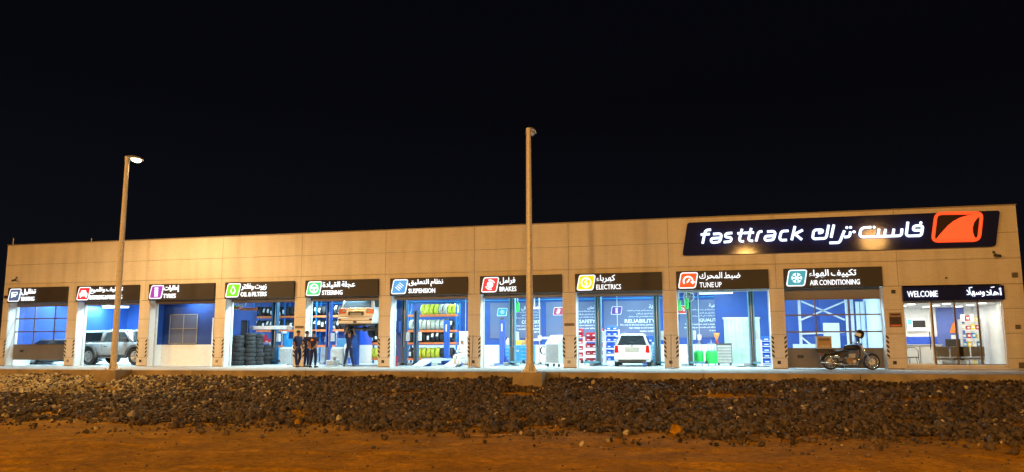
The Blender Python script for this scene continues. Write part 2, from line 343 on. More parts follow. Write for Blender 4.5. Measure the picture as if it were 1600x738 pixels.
x, y = x[k_], y[k_]; N = len(x)
wob = .5*np.sin(x*.8)+.3*np.sin(x*2.1+1)+.18*np.sin(x*5.3)
dens = np.clip((y+15.5-wob)/3., 0, 1)**1.6                         # thins out into the sand
dens = np.maximum(dens, .035*np.exp((y+15.2)*.9))
led = np.exp(-((y+8.1-.18*np.sin(x*.7))/.5)**2)*(.5+.5*np.sin(x*1.05+1.2*np.sin(x*.43)))
pat = np.sin(x*.9+2*np.sin(y*.7))*np.sin(y*1.9+1.5*np.sin(x*.5))+.6*np.sin(x*2.7+y*2.2)   # fine sandy gaps
dens = np.where(led > .6, .05, dens)*np.where(pat > np.where(y < -11.2, .85, 1.12), .12, 1)
s = np.clip(rng.lognormal(math.log(.046), .46, N), .02, .135)
keep = rng.random(N) < dens; x, y, s = x[keep], y[keep], s[keep]; N = len(x)
cell = np.floor(x/.088).astype(np.int64)*100003+np.floor(y/.102).astype(np.int64); order = np.argsort(-s); first = {}
rank = np.zeros(N, int)
for i in order:
    c_ = cell[i]; rank[i] = first.get(c_, 0); first[c_] = rank[i]+1
keep = rank < 2; x, y, s, rank = x[keep], y[keep], s[keep], rank[keep]; N = len(x)
z = vgz(x, y)+s*.3+rank*.03+.03*(s > .07)
buff = rng.random(N) < .016+.8*np.exp(-(np.maximum(0, x-7)/9)**2)*np.where(y > -9.3, 1., .16)  # pale rocks more frequent at low x and high on the bank
size_px = s/(y+34.7); big = np.argsort(-size_px)[:292]; isbig = np.zeros(N, bool); isbig[big] = True
q = rng.normal(size=(N, 4)); q /= np.linalg.norm(q, axis=1)[:, None]; A, B, C_, D_ = q.T
RR = np.stack([np.stack([1-2*(C_*C_+D_*D_), 2*(B*C_-A*D_), 2*(B*D_+A*C_)], -1), np.stack([2*(B*C_+A*D_), 1-2*(B*B+D_*D_), 2*(C_*D_-A*B)], -1), np.stack([2*(B*D_-A*C_), 2*(C_*D_+A*B), 1-2*(B*B+C_*C_)], -1)], 1)
VV = []; FF = []; MI = []; off = 0
for v in range(10):
    idx = np.where((np.arange(N) % 10 == v) & ~isbig)[0]; V, Fc = RV[v]
    P_ = np.einsum('nij,kj->nki', RR[idx], V)*s[idx][:, None, None]+np.stack([x[idx], y[idx], z[idx]], -1)[:, None, :]
    VV.append(P_.reshape(-1, 3)); FF.append((Fc[None]+off+(np.arange(len(idx))*len(V))[:, None, None]).reshape(-1, 3)); off += len(idx)*len(V); MI.append(np.repeat(buff[idx].astype(np.int32), len(Fc)))
VV = np.concatenate(VV); FF = np.concatenate(FF); MI = np.concatenate(MI); print('rubble stones', N)
me = bpy.data.meshes.new('rubble'); me.vertices.add(len(VV)); me.vertices.foreach_set('co', VV.ravel()); me.loops.add(FF.size); me.loops.foreach_set('vertex_index', FF.ravel().astype(np.int32))
me.polygons.add(len(FF)); me.polygons.foreach_set('loop_start', np.arange(0, FF.size, 3, dtype=np.int32)); me.update(calc_edges=True); me.materials.append(MATS['rock_dark']); me.materials.append(MATS['rock_buff']); me.polygons.foreach_set('material_index', MI.astype(np.int32)); me.shade_flat()
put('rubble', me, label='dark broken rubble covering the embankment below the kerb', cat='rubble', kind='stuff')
pts = [(x[i], y[i], z[i], s[i], bool(buff[i])) for i in big]
# fine grit strewn over the open sand
gn = 9000; gxy = rng.uniform([14, -24], [50, -13.5], (gn, 2)); gs = np.clip(rng.lognormal(math.log(.009), .55, gn), .004, .03); V, Fc = RV[3]
gk = rng.random(gn) < np.exp((gxy[:, 1]+14.5)*.22); gxy, gs = gxy[gk], gs[gk]; gn = len(gs)
gp = V[None]*gs[:, None, None]*rng.uniform(.7, 1.3, (gn, 1, 3))+np.stack([gxy[:, 0], gxy[:, 1], vgz(gxy[:, 0], gxy[:, 1])+gs*.3], -1)[:, None, :]
gf_ = (Fc[None]+(np.arange(gn)*len(V))[:, None, None]).reshape(-1, 3)
me = bpy.data.meshes.new('sand_grit'); me.from_pydata(gp.reshape(-1, 3).tolist(), [], gf_.tolist()); me.materials.append(MATS['rock_buff']); me.materials.append(MATS['rock_dark']); me.polygons.foreach_set('material_index', np.repeat((rng.random(gn) < .6).astype(np.int32), len(Fc)))
put('sand_grit', me, label='fine grit strewn over the open sand', cat='grit', kind='stuff')
RM = []
for V, Fc in RV:
    mb = MB(); mb.add(V.tolist(), Fc.tolist()); RM.append(mb.mesh('rock', 'rock_dark'))
RD = []
for V, Fc in RV:
    mb = MB(); mb.add(V.tolist(), Fc.tolist()); RD.append(mb.mesh('rock', 'rock_buff'))
for i, (x, y, z, s, du) in enumerate(pts):
    put('rock', (RD if du else RM)[i % 10], None, (x, y, z+.01), tuple(rng.uniform(0, 6, 3)), s*1.1, ('pale rock lying in the rubble embankment' if du else 'dark angular rock lying in the rubble embankment'), 'rock', 'larger %s rocks of the embankment' % ('pale' if du else 'dark'))
def pale(x, y, s, label, m='rock_pale'):
    V, Fc = RV[int(rng.integers(10))]; mb = MB(); mb.add(V.tolist(), Fc.tolist())
    mb.build('stone', m, None, loc=(x, y, gz(x, y)+s*.5), rot=tuple(rng.uniform(0, 6, 3)), scale=s, label=label, cat='stone')
def on_ground(px, py):
    r = ray(px, py); t = 5.
    while t < 80:
        p = CAM+r*t
        if p.z <= gz(p.x, p.y)+.03: return p
        t += .04
    return p
for px, py, s, lb in ((1058, 676, .2, 'orange-brown boulder at the foot of the rubble bank'), (865, 603, .1, 'pale square stone right of the middle lamp footing'), (857, 611, .09, 'small pale stone beside the foot of the middle lamp footing'),
    (1537, 660, .12, 'pale yellow stone low on the rubble near the office end'), (982, 658, .08, 'pale round stone low on the rubble under the electrics bay'), (1131, 628, .1, 'tan stone halfway up the rubble under the tune up bay'),
    (207, 655, .26, 'brown boulder sunk in sand at the foot of the rubble'), (465, 664, .18, 'orange lump of sand rock at the bank foot'), (1322, 676, .12, 'tan stone at the bank foot under the motorcycle')):
    p = on_ground(px, py); pale(p.x, p.y, s, lb, 'sand' if 'orange' in lb else 'rock_pale')
for i in range(110):                            # loose stones on the sand
    px, py = random.uniform(0, 1600), 672+66*random.random()**1.5; p = on_ground(px, py)
    put('pebble', RM[i % 10] if i % 3 else RM[i % 10], None, (p.x, p.y, gz(p.x, p.y)+.008), tuple(rng.uniform(0, 6, 3)), random.uniform(.012, .042), 'small loose pebble lying on the open sand', 'pebble', 'pebbles scattered on the sand')
for (a, b, lb) in (((735, 681), (800, 679), 'thin pale wooden lath lying on the sand at the bank foot'), ((635, 667), (655, 658), 'short pale stick lying on the edge of the rubble')):
    p, q = on_ground(*a), on_ground(*b); MB().bar((p.x, p.y, gz(p.x, p.y)+.025), (q.x, q.y, gz(q.x, q.y)+.03), .035, .018).build('wood_lath', 'wood', label=lb, cat='stick')
for px, py, lb in ((131, 675, 'dark scrap of plastic on the sand, leaning up'), (171, 674, 'crumpled dark scrap lying on the sand'), (583, 700, 'dark flat clod on the open sand'), (424, 673, 'dark clod at the sandy bank foot')):
    p = on_ground(px, py); mb = MB(); s = .06
    mb.add([(-s, 0, 0), (s, .02, .01), (s*.7, .03, s*1.2), (-s*.6, .01, s*.9), (0, -.03, s*.5)], [(0, 1, 4), (1, 2, 4), (2, 3, 4), (3, 0, 4)]); mb.build('litter_scrap', 'dark_grey', loc=(p.x, p.y, gz(p.x, p.y)+.004), label=lb, cat='litter')
# ================================================================== street lamps
def street_lamp(x, y, label, lit, power=0., base_z=.03, h=9.35, footing=True, group=None):
    t = thing('street_lamp', label, 'street lamp', (x, y, base_z), 0, group)
    secs = []
    n = 8
    for z, r in ((.02, .145), (.5, .14), (3, .13), (6, .115), (h, .095)):
        secs.append([(r*math.cos(2*math.pi*(j+.5)/n), r*math.sin(2*math.pi*(j+.5)/n), z) for j in range(n)])
    MB().loft(secs, smooth=False).build('pole', 'galvanised', t)
    MB().box(-.27, .27, -.27, .27, 0, .03, .005).build('base_plate', 'galvanised', t)
    for a in range(4):
        u = Vector((math.cos(a*math.pi/2), math.sin(a*math.pi/2), 0)); v = Vector((-u.y, u.x, 0))*.008
        pr = [u*.11+Vector((0, 0, .03)), u*.25+Vector((0, 0, .03)), u*.25+Vector((0, 0, .07)), u*.1+Vector((0, 0, .46))]
        MB().add([p-v for p in pr]+[p+v for p in pr], [(0, 1, 2, 3), (7, 6, 5, 4), (0, 4, 5, 1), (1, 5, 6, 2), (2, 6, 7, 3), (3, 7, 4, 0)]).build('gusset', 'galvanised', t)
    for sx in (-1, 1):
        for sy in (-1, 1): MB().cyl((sx*.21, sy*.21, .03), (sx*.21, sy*.21, .09), .017, n=6).build('bolt', 'steel', t)
    MB().box(-.06, .06, -.15, -.128, .7, 1.15, .006).build('service_hatch', 'galvanised', t)
    MB().cyl((0, 0, h-.12), (0, 0, h+.05), .105, n=10).build('spigot', 'galvanised', t)
    # head: a long shell reaching toward the workshop
    prof = [(-.10, .07, .05, 0), (.0, .09, .07, .02), (.12, .13, .085, .05), (.35, .17, .11, .08), (.62, .18, .115, .09), (.85, .15, .085, .09), (.97, .07, .04, .085)]
    secs = []
    for yy, hw, hh, dz in prof:
        sec = []
        for k in range(14):
            a = 2*math.pi*k/14; zz = math.sin(a)*hh
            if zz < 0: zz *= .35
            sec.append((hw*math.cos(a), yy, h+.06+dz+zz))
        secs.append(sec)
    hd = MB().loft(secs).build('lamp_head', 'galvanised', t)
    mb = MB(); mb.ell((0, .55, h+.09), .15, .3, .125); mb.build('lens', 'lamp_lit' if lit else 'lens_off', hd)
    if lit:
        l = bpy.data.lights.new('lamp_light', 'SPOT'); l.energy = power; l.color = (1., .66, .3); l.spot_size = math.radians(165); l.spot_blend = .6; l.shadow_soft_size = .16
        lo = bpy.data.objects.new('lamp_light', l); COL.objects.link(lo); lo.parent = t; lo.location = (0, .55, h-.12)
    if footing:
        fm = MB(); fm.prism([(-.58, -1.2), (.58, -1.2), (.55, 0), (-.55, 0)], 'y', -.5, .45)
        fo = fm.build('lamp_footing', 'concrete_stained', None, loc=(x, y, base_z), label=label.split(' street')[0]+' concrete block footing under '+('the lit' if lit else 'the unlit')+' street lamp', cat='footing')
    return t
street_lamp(FOOT[0][0], FOOT[0][1], 'lit street lamp on a galvanised pole before the pickup bay', True, 3200)
street_lamp(FOOT[1][0], FOOT[1][1], 'unlit street lamp on a galvanised pole before the brakes bay', False)
# sodium lamps of the road behind the viewer: they light the whole front
for i, (lx, pw) in enumerate(((-4, 42000), (17, 26000), (42, 19000), (52, 7500))):
    t = street_lamp(lx, (-58., -58., -52., -39.)[i], 'tall lit sodium street lamp along the road opposite the workshop', True, 0., ZS, 11.5, False, 'sodium lamps of the opposite road')
    for c in list(t.children):
        if c.type == 'LIGHT':
            c.data.energy = pw; c.data.color = (1., .50, .13); c.data.shadow_soft_size = 1.; c.rotation_euler = (math.radians(62), 0, 0); c.data.spot_size = math.radians(150); c.data.spot_blend = .9; c.location = (0, .95, 11.2)
# ================================================================== the workshop
BL = thing('workshop_building', 'long low workshop with beige cladding, ten service bays and a glazed office', 'building')
P, WO, HO, HT = 4.5, 3.88, 3.40, 6.6
XL, XR, DEP = -.42, 49.58, 9.4
CL = 'cladding'
def panel(x0, x1, z0, z1, name='wall_panel'):
    d = random.uniform(-.0015, .0015)
    MB().box(x0+.006, x1-.006, d, .05+d, z0+.007, z1-.007, .004).build(name, CL, BL)
rows = [0.03, .45, 1.44, 2.43, 3.405]
piers = [(XL, 0.)] + [(i*P-(P-WO), i*P) for i in range(1, 10)] + [(9*P+WO, 45.12), (48.79, XR)]
for x0, x1 in piers:
    for a, b in zip(rows[:-1], rows[1:]): panel(x0, x1, a, b)
    MB().box(x0+.006, x1-.006, .06, .72, 0, 3.40).build('pier', 'white_paint', BL)
    MB().box(x0+.01, x1-.01, .01, .055, .0, .032).build('base_trim', 'cladding_trim', BL)
panel(45.12, 48.79, .0, .185)
MB().box(45.13, 48.78, .06, .3, 0, .18).build('sill_wall', 'concrete', BL)
seams = [XL]+[i*P-.31 for i in range(1, 10)]+[45.0, XR]
for a, b in zip(seams[:-1], seams[1:]):
    for z0, z1 in ((3.41, 4.45), (4.45, 5.50), (5.50, HT)): panel(a, b, z0, z1)
MB().box(XL+.01, XR-.01, .06, .30, 3.42, HT-.02).build('lintel_wall', 'white_paint', BL)
MB().box(XL-.02, XR+.02, -.03, .34, HT-.005, HT+.05, .01).build('coping', 'cladding_trim', BL)
for x0, x1 in piers: MB().box(x0+.007, x1-.007, .0525, .0585, .03, 3.405).build('backing_sheet', 'bronze_frame', BL)
MB().box(XL+.01, XR-.01, .0525, .0585, 3.41, HT-.02).build('backing_sheet', 'bronze_frame', BL)
# shell
MB().box(XL, XL+.2, .08, DEP+.2, 0, HT-.02).build('end_wall', 'cladding', BL); MB().box(XR-.2, XR, .08, DEP+.2, 0, HT-.02).build('end_wall', 'cladding', BL)
MB().box(XL+.2, XR-.2, DEP, DEP+.2, 0, HT-.03).build('back_wall', 'blue_wall', BL)
MB().box(XL+.2, XR-.2, DEP-.03, DEP-.002, 0, 1.02).build('dado', 'white_paint', BL)
MB().box(XL+.2, 45., .73, DEP-.04, 4.5, 4.62).build('ceiling', 'ceiling_white', BL)
MB().box(XL+.2, XR-.2, .31, DEP-.01, 5.9, 6.1).build('roof', 'concrete', BL)
MB().box(XL+.02, XR-.02, .0, DEP, -.25, 0).build('floor_slab', 'floor_epoxy', BL)
for i in range(1, 10):
    xx = i*P-.31
    MB().box(xx-.02, xx+.02, .75, DEP-.05, 4.1, 4.48).box(xx-.1, xx+.1, .75, DEP-.05, 4.08, 4.1).build('roof_beam', 'white_paint', BL)
for px, py in ((21, 377), (143, 377)):
    p = at(px, py, .8); MB().cyl((p.x, .8, HT-.7), (p.x, .8, HT+.55 if px < 50 else HT+.35), .025, n=6).build('roof_rod', 'galvanised', BL)
# jamb guards with chevrons on every pier
for k, (x0, x1) in enumerate(piers[:-1]):
    for side in ((1,) if k == 0 else (0,) if k == 10 else (0, 1)):
        gx = x0 if side == 0 else x1
        gd = MB().box(gx-.012 if side else gx-.012, gx+.012, -.01, .11, .46, 1.42).box(gx-(.10 if side else -.0), gx+(.0 if side else .10), -.012, -.004, .46, 1.42).build('corner_guard', 'light_grey' if False else 'cladding_trim', BL)
        gd.data.materials[0] = MATS['white_paint'] if False else MATS['cladding']
        cx = gx-.05 if side else gx+.05
        for q in range(5):
            z = .5+q*.19; sg = 1 if side else -1
            MB().prism([(cx-.052, z-sg*.045), (cx+.052, z+sg*.045), (cx+.052, z+.1+sg*.045), (cx-.052, z+.1-sg*.045)], 'y', -.017, -.0125).build('black_stripe', 'black', gd)
# small fittings
for i in range(1, 11):
    x = piers[i][0]; o = MB().box(x+.2, x+.34, -.02, .0, .2, .34, .006).build('socket_box', 'cladding_trim' if i in (1, 3, 7) else 'black', BL)
for i in (4, 7):
    x = piers[i]; MB().box(x[0]+.08, x[1]-.08, -.015, -.001, 1.88, 2.0, .004).build('name_plate', 'bronze_frame', BL)
def fixture(px, py, s=.12, m='bronze_frame'):
    p = at(px, py, 0); MB().box(p.x-s/2, p.x+s/2, -.09, 0, p.z-s/2, p.z+s/2, .015).build('wall_fitting', m, BL)
fixture(1395.5, 456, .15, 'black'); fixture(1585, 430, .2); fixture(1590, 511, .17); fixture(1596.5, 571, .22); fixture(10, 464.5, .16, 'black'); fixture(1478, 434.5, .06, 'black')
def cctv(px, py, label):
    p = at(px, py, -.1); t = thing('security_camera', label, 'camera', (p.x, 0, p.z))
    MB().box(-.05, .05, -.03, -.001, -.05, .05, .01).build('mount_plate', 'dark_grey', t); MB().cyl((0, -.03, 0), (.03, -.14, -.1), .018).build('arm', 'dark_grey', t)
    b = MB().cyl((.0, -.1, -.13), (.1, -.36, -.19), .06, n=12).build('housing', 'dark_grey', t); MB().cyl((.1, -.361, -.19), (.102, -.366, -.191), .04, n=12).build('camera_lens', 'black', b)
cctv(24, 434, 'black security camera on the wall corner above the tinting sign'); cctv(1554, 394, 'black security camera below the corner of the large sign')
# wall notice beside the office
p = at(1399, 500, 0)
t = thing('wall_notice', 'red notice board on the pier beside the office window', 'notice', (p.x, 0, p.z)); MB().box(-.24, .24, -.02, -.001, -.3, .3, .004).build('board', 'cladding_trim', t)
MB().box(-.22, .22, -.024, -.0205, -.28, .12).build('red_print', 'maroon', t); MB().box(-.14, .14, -.028, -.0245, -.16, .06).build('dark_print', 'black', t); MB().box(-.18, .18, -.024, -.0205, .18, .25).build('heading_print', 'maroon', t); MB().box(-.2, .2, -.028, -.0245, -.26, -.2).build('pale_print', 'rack_orange', t)
# ---------------------------------------------------------------- signs
def para(x0, x1, z0, z1, sl, r=.05, n=4):
    """rounded parallelogram, sl = shift of the top edge"""
    c = [(x0, z0), (x1, z0), (x1+sl, z1), (x0+sl, z1)]; o = []
    for i in range(4):
        p = Vector(c[i]); a = (Vector(c[i-1])-p).normalized(); b = (Vector(c[(i+1) % 4])-p).normalized()
        A = p+a*r; B = p+b*r
        for k in range(n+1):
            t = k/n; q = A*(1-t)**2+p*2*t*(1-t)+B*t*t; o.append((q.x, q.y))
    return o
def ring_y(pts, r, y, closed=True): return MB().tube([(x, y, z) for x, z in pts], r, 6, closed)
def arc(cx, cz, r, a0, a1, n=14): return [(cx+r*math.cos(math.radians(a0+(a1-a0)*k/n)), cz+r*math.sin(math.radians(a0+(a1-a0)*k/n))) for k in range(n+1)]
def glyph(kind, cx, cz, s, y):
    """white symbol of the service, s = half height"""
    m = MB(); T = lambda pts, r=.1, cl=False: m.tube([(cx+a*s, y, cz+b*s) for a, b in pts], r*s, 6, cl)
    if kind == 'tinting': T([(-.6, -.5), (-.6, .5), (.6, .5), (.6, .1)], .12); m.prism([(cx-.5*s, cz-.35*s), (cx+.2*s, cz-.35*s), (cx+.5*s, cz+.1*s), (cx-.5*s, cz+.3*s)], 'y', y-.02, y+.02)
    elif kind == 'detailing':
        m.prism([(cx+a*s, cz+b*s) for a, b in ((-.8, -.5), (.8, -.5), (.85, .05), (.6, .15), (.45, .6), (-.45, .6), (-.6, .15), (-.85, .05))], 'y', y-.02, y+.02)
        for k in (-1, 1): m.box(cx+k*.6*s-.1*s, cx+k*.6*s+.1*s, y-.02, y+.02, cz-.75*s, cz-.5*s)
    elif kind == 'tyres':
        m.box(cx-.34*s, cx+.34*s, y-.02, y+.02, cz-.8*s, cz-.5*s); m.box(cx-.34*s, cx+.34*s, y-.02, y+.02, cz-.4*s, cz-.05*s); m.box(cx-.34*s, cx+.34*s, y-.02, y+.02, cz+.05*s, cz+.4*s); m.box(cx-.34*s, cx+.34*s, y-.02, y+.02, cz+.5*s, cz+.8*s)
    elif kind == 'oil': T([(0, .8), (-.28, .3), (-.42, -.1), (-.3, -.5), (0, -.66), (.3, -.5), (.42, -.1), (.28, .3)], .09, True); T([(.0, -.42), (.2, -.3)], .07)
    elif kind == 'steering':
        T(arc(0, 0, .72, 0, 342, 19), .11, True); T([(-.65, .1), (-.2, .12), (.2, .12), (.65, .1)], .14); T([(0, .1), (-.1, -.6)], .12); T([(0, .1), (.1, -.6)], .12)
    elif kind == 'suspension':
        for c in (-.36, -.12, .12, .36): T([(c-.36, c+.28), (c+.36, c-.28)], .065)
    elif kind == 'brakes': T(arc(0, 0, .42, 0, 340, 17), .11, True); T(arc(0, 0, .14, 0, 330, 11), .1, True); T(arc(0, 0, .75, 20, 110), .1); T(arc(0, 0, .75, 200, 290), .1)
    elif kind == 'electrics': T(arc(0, 0, .72, 0, 342, 19), .1, True); T([(.15, .5), (-.2, -.02), (.18, 0), (-.1, -.5)], .11)
    elif kind == 'tuneup': T(arc(0, -.12, .68, -20, 215), .12); T([(.4, -.2), (.66, -.5), (.95, -.2)], .1); T([(-.2, -.35), (.25, .2)], .12)
    elif kind == 'snow':
        for k in range(6):
            a = math.radians(60*k); d = Vector((math.cos(a), math.sin(a))); e = Vector((-d.y, d.x)); T([(0, 0), tuple(d*.75)], .08)
            T([tuple(d*.68+e*.24), tuple(d*.42), tuple(d*.68-e*.24)], .07)
    return m
SG = [('tinting', 'تظليل', 'TINTING', (.06, .10, .22), .245, .485, .24, .47), ('detailing', 'تنظيف وتلميع', 'DETAILING & POLISHING', (.62, .02, .03), .235, .755, .235, .75),
      ('tyres', 'إطارات', 'TYRES', (.20, .03, .36), .245, .475, .24, .43), ('oil', 'زيوت وفلاتر', 'OIL & FILTERS', (.10, .55, .01), .25, .615, .245, .62),
      ('steering', 'عجلة القيادة', 'STEERING', (.01, .50, .18), .25, .695, .245, .525), ('suspension', 'نظام التعليق', 'SUSPENSION', (.01, .26, .70), .25, .695, .25, .595),
      ('brakes', 'فرامل', 'BRAKES', (.68, .015, .04), .25, .44, .25, .455), ('electrics', 'كهرباء', 'ELECTRICS', (.95, .58, .0), .25, .47, .25, .535),
      ('tuneup', 'ضبط المحرك', 'TUNE UP', (.90, .07, .01), .255, .70, .255, .495), ('snow', 'تكييف الهواء', 'AIR CONDITIONING', (.0, .26, .36), .26, .74, .265, .77)]
NICE = {'tuneup': 'tune up', 'snow': 'air conditioning', 'oil': 'oil and filters', 'detailing': 'detailing and polishing'}
for i, (kd, a, e, colr, a0, a1, e0, e1) in enumerate(SG):
    x0 = i*P; nm = NICE.get(kd, kd)
    t = thing('bay_sign', 'dark sign box above the %s bay with lit icon and white lettering' % nm, 'sign', (x0, 0, 3.40))
    MB().box(0, WO, -.14, -.003, 0, .83, .008).build('sign_box', 'dark_sign', t)
    EM('icon_'+kd, colr, 1.0); ps = para(.09, .80, .09, .745, .13, .09)
    ic = MB().prism(ps, 'y', -.185, -.141).build('icon_panel', 'icon_'+kd, t)
    ring_y(ps, .026, -.178).build('icon_frame', 'letter_white', ic)
    glyph(kd, .51, .42, .29, -.187).build('icon_symbol', 'letter_white', ic)
    lettering('arabic_lettering', ar(a), a0*WO, a1*WO, .40, .75, -.20, 'letter_white', t, .05, .008)
    lettering('english_lettering', e, e0*WO, e1*WO, .095, .315, -.20, 'letter_white', t, .05, .004)
t = thing('welcome_sign', 'dark WELCOME sign over the office window in English and Arabic', 'sign', (45.10, 0, 2.775)); W2 = 3.72
MB().box(0, W2, -.2, -.003, 0, .575, .008).build('sign_box', 'navy_acrylic', t)
lettering('english_lettering', 'WELCOME', .04*W2, .345*W2, .15, .40, -.26, 'letter_white', t, .05, .004)
lettering('arabic_lettering', ar('أهلا'), .82*W2, .97*W2, .17, .47, -.26, 'letter_white', t, .05, .008); lettering('arabic_lettering', ar('وسهلا'), .63*W2, .805*W2, .12, .47, -.26, 'letter_white', t, .05, .008)
for x in (.655, .87): MB().tube([((x)*W2, -.23, .49), ((x+.035)*W2, -.23, .51)], .02, 6).build('tanween_mark', 'letter_white', t)
# the large fascia sign
MS = thing('fascia_sign', 'large dark blue slanted sign with glowing white name and orange fin logo', 'sign', (36.3, 0, 4.92)); LW, LH, SL = 12.36, 1.46, .27
MB().prism(para(0, LW, 0, LH, SL, .12), 'y', -.2, -.003).build('sign_box', 'navy_acrylic', MS)
# letters are drawn as bent tubes: positions in photo pixels of the sign
def sp(px, py):
    q = at(px, py, -.3); return (q.x-36.3, -.3, q.z-4.92)
def zx(u, v, crop): # crop pixel -> photo pixel
    (x0, y0, s) = crop; return sp(x0+u/s, y0+v/s)
C1 = (1070, 320, 5.926); C2 = (1330, 320, 5.926)
def stroke(pl, crop, r=.055, cl=False):
    P3 = [Vector(zx(u, v, crop)) for u, v in pl]; o = [P3[0]]
    for k in range(1, len(P3)-1):        # soften corners
        a, b, c = P3[k-1], P3[k], P3[k+1]; d = min(.09, .45*(a-b).length, .45*(c-b).length)
        A = b+(a-b).normalized()*d; B = b+(c-b).normalized()*d; o += [A, (A+b*2+B)/4, B]
    o.append(P3[-1]); return MB().tube(o, r, 8)
LET = [('letter_f', [[(243, 232), (205, 234), (188, 250), (165, 360)], [(147, 278), (232, 272)]]), ('letter_a', [[(262, 272), (325, 268), (340, 285), (325, 345), (255, 352), (240, 335), (250, 312), (330, 308)]]),
       ('letter_s', [[(440, 262), (388, 266), (375, 280), (378, 300), (428, 304), (432, 325), (420, 342), (360, 347)]]), ('letter_t', [[(530, 225), (505, 325), (518, 340), (548, 340)], [(487, 266), (538, 264)]]),
       ('letter_t', [[(615, 218), (590, 320), (603, 335), (632, 335)], [(560, 262), (640, 257)]]), ('letter_r', [[(718, 247), (690, 250), (678, 268), (660, 340)]]),
       ('letter_a', [[(762, 250), (822, 246), (838, 262), (822, 326), (752, 332), (738, 316), (748, 292), (828, 288)]]), ('letter_c', [[(960, 242), (905, 245), (890, 260), (878, 312), (892, 330), (945, 327)]]),
       ('letter_k', [[(1020, 200), (990, 328)], [(1092, 235), (1012, 276), (1030, 280), (1085, 325)]]),
       ('letter_kaf', [[(1262, 268), (1228, 270), (1236, 246), (1275, 235), (1285, 250), (1270, 290), (1200, 312), (1188, 295), (1205, 240), (1240, 220), (1300, 230)]]) ]
LET = LET[:-1]+[('letter_kaf', [[(1236, 262), (1268, 260), (1278, 240), (1262, 232), (1205, 234), (1192, 250), (1184, 305), (1198, 317), (1298, 312), (1312, 298), (1332, 188)]]),
       ('letter_alef', [[(1380, 186), (1355, 305)]]), ('letter_ra', [[(1478, 240), (1440, 335), (1425, 352), (1340, 354)]]), ('letter_ta', [[(1478, 300), (1515, 298), (1528, 285), (1534, 250)]])]
for nm, sts in LET:
    mb = MB()
    for s_ in sts: q = stroke(s_, C1); mb.add(q.v, q.f, True)
    mb.build(nm, 'letter_glow', MS)
LE2 = [('letter_ta', [[(180, 210), (110, 214), (88, 232), (78, 280), (95, 300), (240, 296)]]), ('letter_seen', [[(240, 296), (450, 288), (466, 275), (470, 222)], [(395, 224), (385, 290)], [(318, 226), (305, 294)], [(258, 224), (245, 294)]]),
       ('letter_alef', [[(525, 160), (510, 275), (524, 290), (600, 288)]]), ('letter_fa', [[(600, 288), (640, 286), (652, 270), (662, 205), (645, 194), (590, 196), (575, 212), (578, 238), (650, 236)]])]
for nm, sts in LE2:
    mb = MB()
    for s_ in sts: q = stroke(s_, C2); mb.add(q.v, q.f, True)
    mb.build(nm, 'letter_glow', MS)
for u, v, c in ((1500, 212, C1), (1535, 211, C1), (1568, 252, C1), (555, 262, C1), (25, 252, C2), (175, 209, C2), (212, 209, C2), (645, 168, C2)):
    q = zx(u, v, c); MB().ell(q, .06, .03, .06, 10, 6).build('dot', 'letter_glow', MS)
fin = [zx(u, v, C2) for u, v in ((790, 318), (815, 285), (850, 245), (900, 190), (950, 150), (1010, 118), (1080, 98), (1160, 85), (1190, 92), (1196, 105), (1165, 130), (1140, 165), (1128, 210), (1130, 255), (1145, 300), (1160, 306), (1150, 320), (1100, 326), (900, 334), (800, 332))]
MB().prism([(a, c) for a, b, c in fin], 'y', -.27, -.235).build('fin_logo', 'logo_orange', MS)
fr = [zx(u, v, C2) for u, v in ((800, 82), (1195, 74), (1215, 95), (1188, 300), (1165, 326), (785, 335), (760, 312), (782, 100))]
o = []
fr = [Vector(zx(u, v, C2)) for u, v in ((790, 80), (1215, 73), (1188, 328), (758, 337))]
for k in range(4):
    a, b, c = fr[k-1], fr[k], fr[(k+1) % 4]; A = b+(a-b).normalized()*.22; B = b+(c-b).normalized()*.22; o += [A*(1-t_)**2+b*2*t_*(1-t_)+B*t_*t_ for t_ in (0, .25, .5, .75, 1)]
MB().tube([(q.x, -.245, q.z) for q in o], .065, 8, True).build('logo_frame', 'logo_orange', MS)
MB().prism([(q.x, q.z) for q in o], 'y', -.225, -.201).build('logo_panel', 'logo_ember', MS)
# ================================================================== doors, inner walls, lights of the workshop
def sect_door(i, lift):
    t = put('sectional_door', None, BL, (i*P, .52, lift)); Wd = WO
    zs = [.02, .82, 1.53, 2.25, 2.93]; cols = [.0, 1.27, 2.60, Wd]
    MB().box(.01, Wd-.01, 0, .05, .0, .80, .006).build('bottom_panel', 'door_panel', t)
    MB().box(.01, Wd-.01, 0, .05, 2.945, 3.48-lift, .006).build('top_panel', 'door_panel', t)
    for z in (.82, 1.53, 2.25, 2.93): MB().box(.01, Wd-.01, -.004, .054, z-.03, z+.03).build('rail', 'bronze_frame', t)
    for r_ in range(3):
        for c in range(3):
            MB().box(cols[c]+.03, cols[c+1]-.03, .02, .028, zs[r_+1]+.03, zs[r_+2]-.03).build('pane', 'door_glass', t)
    for x in cols[1:3]: MB().box(x-.025, x+.025, -.002, .052, .85, 2.9).build('mullion', 'bronze_frame', t)
    MB().box(.45, .70, -.012, -.002, .42, .55, .004).build('pull_handle', 'black', t)
sect_door(0, .30); sect_door(9, .02)
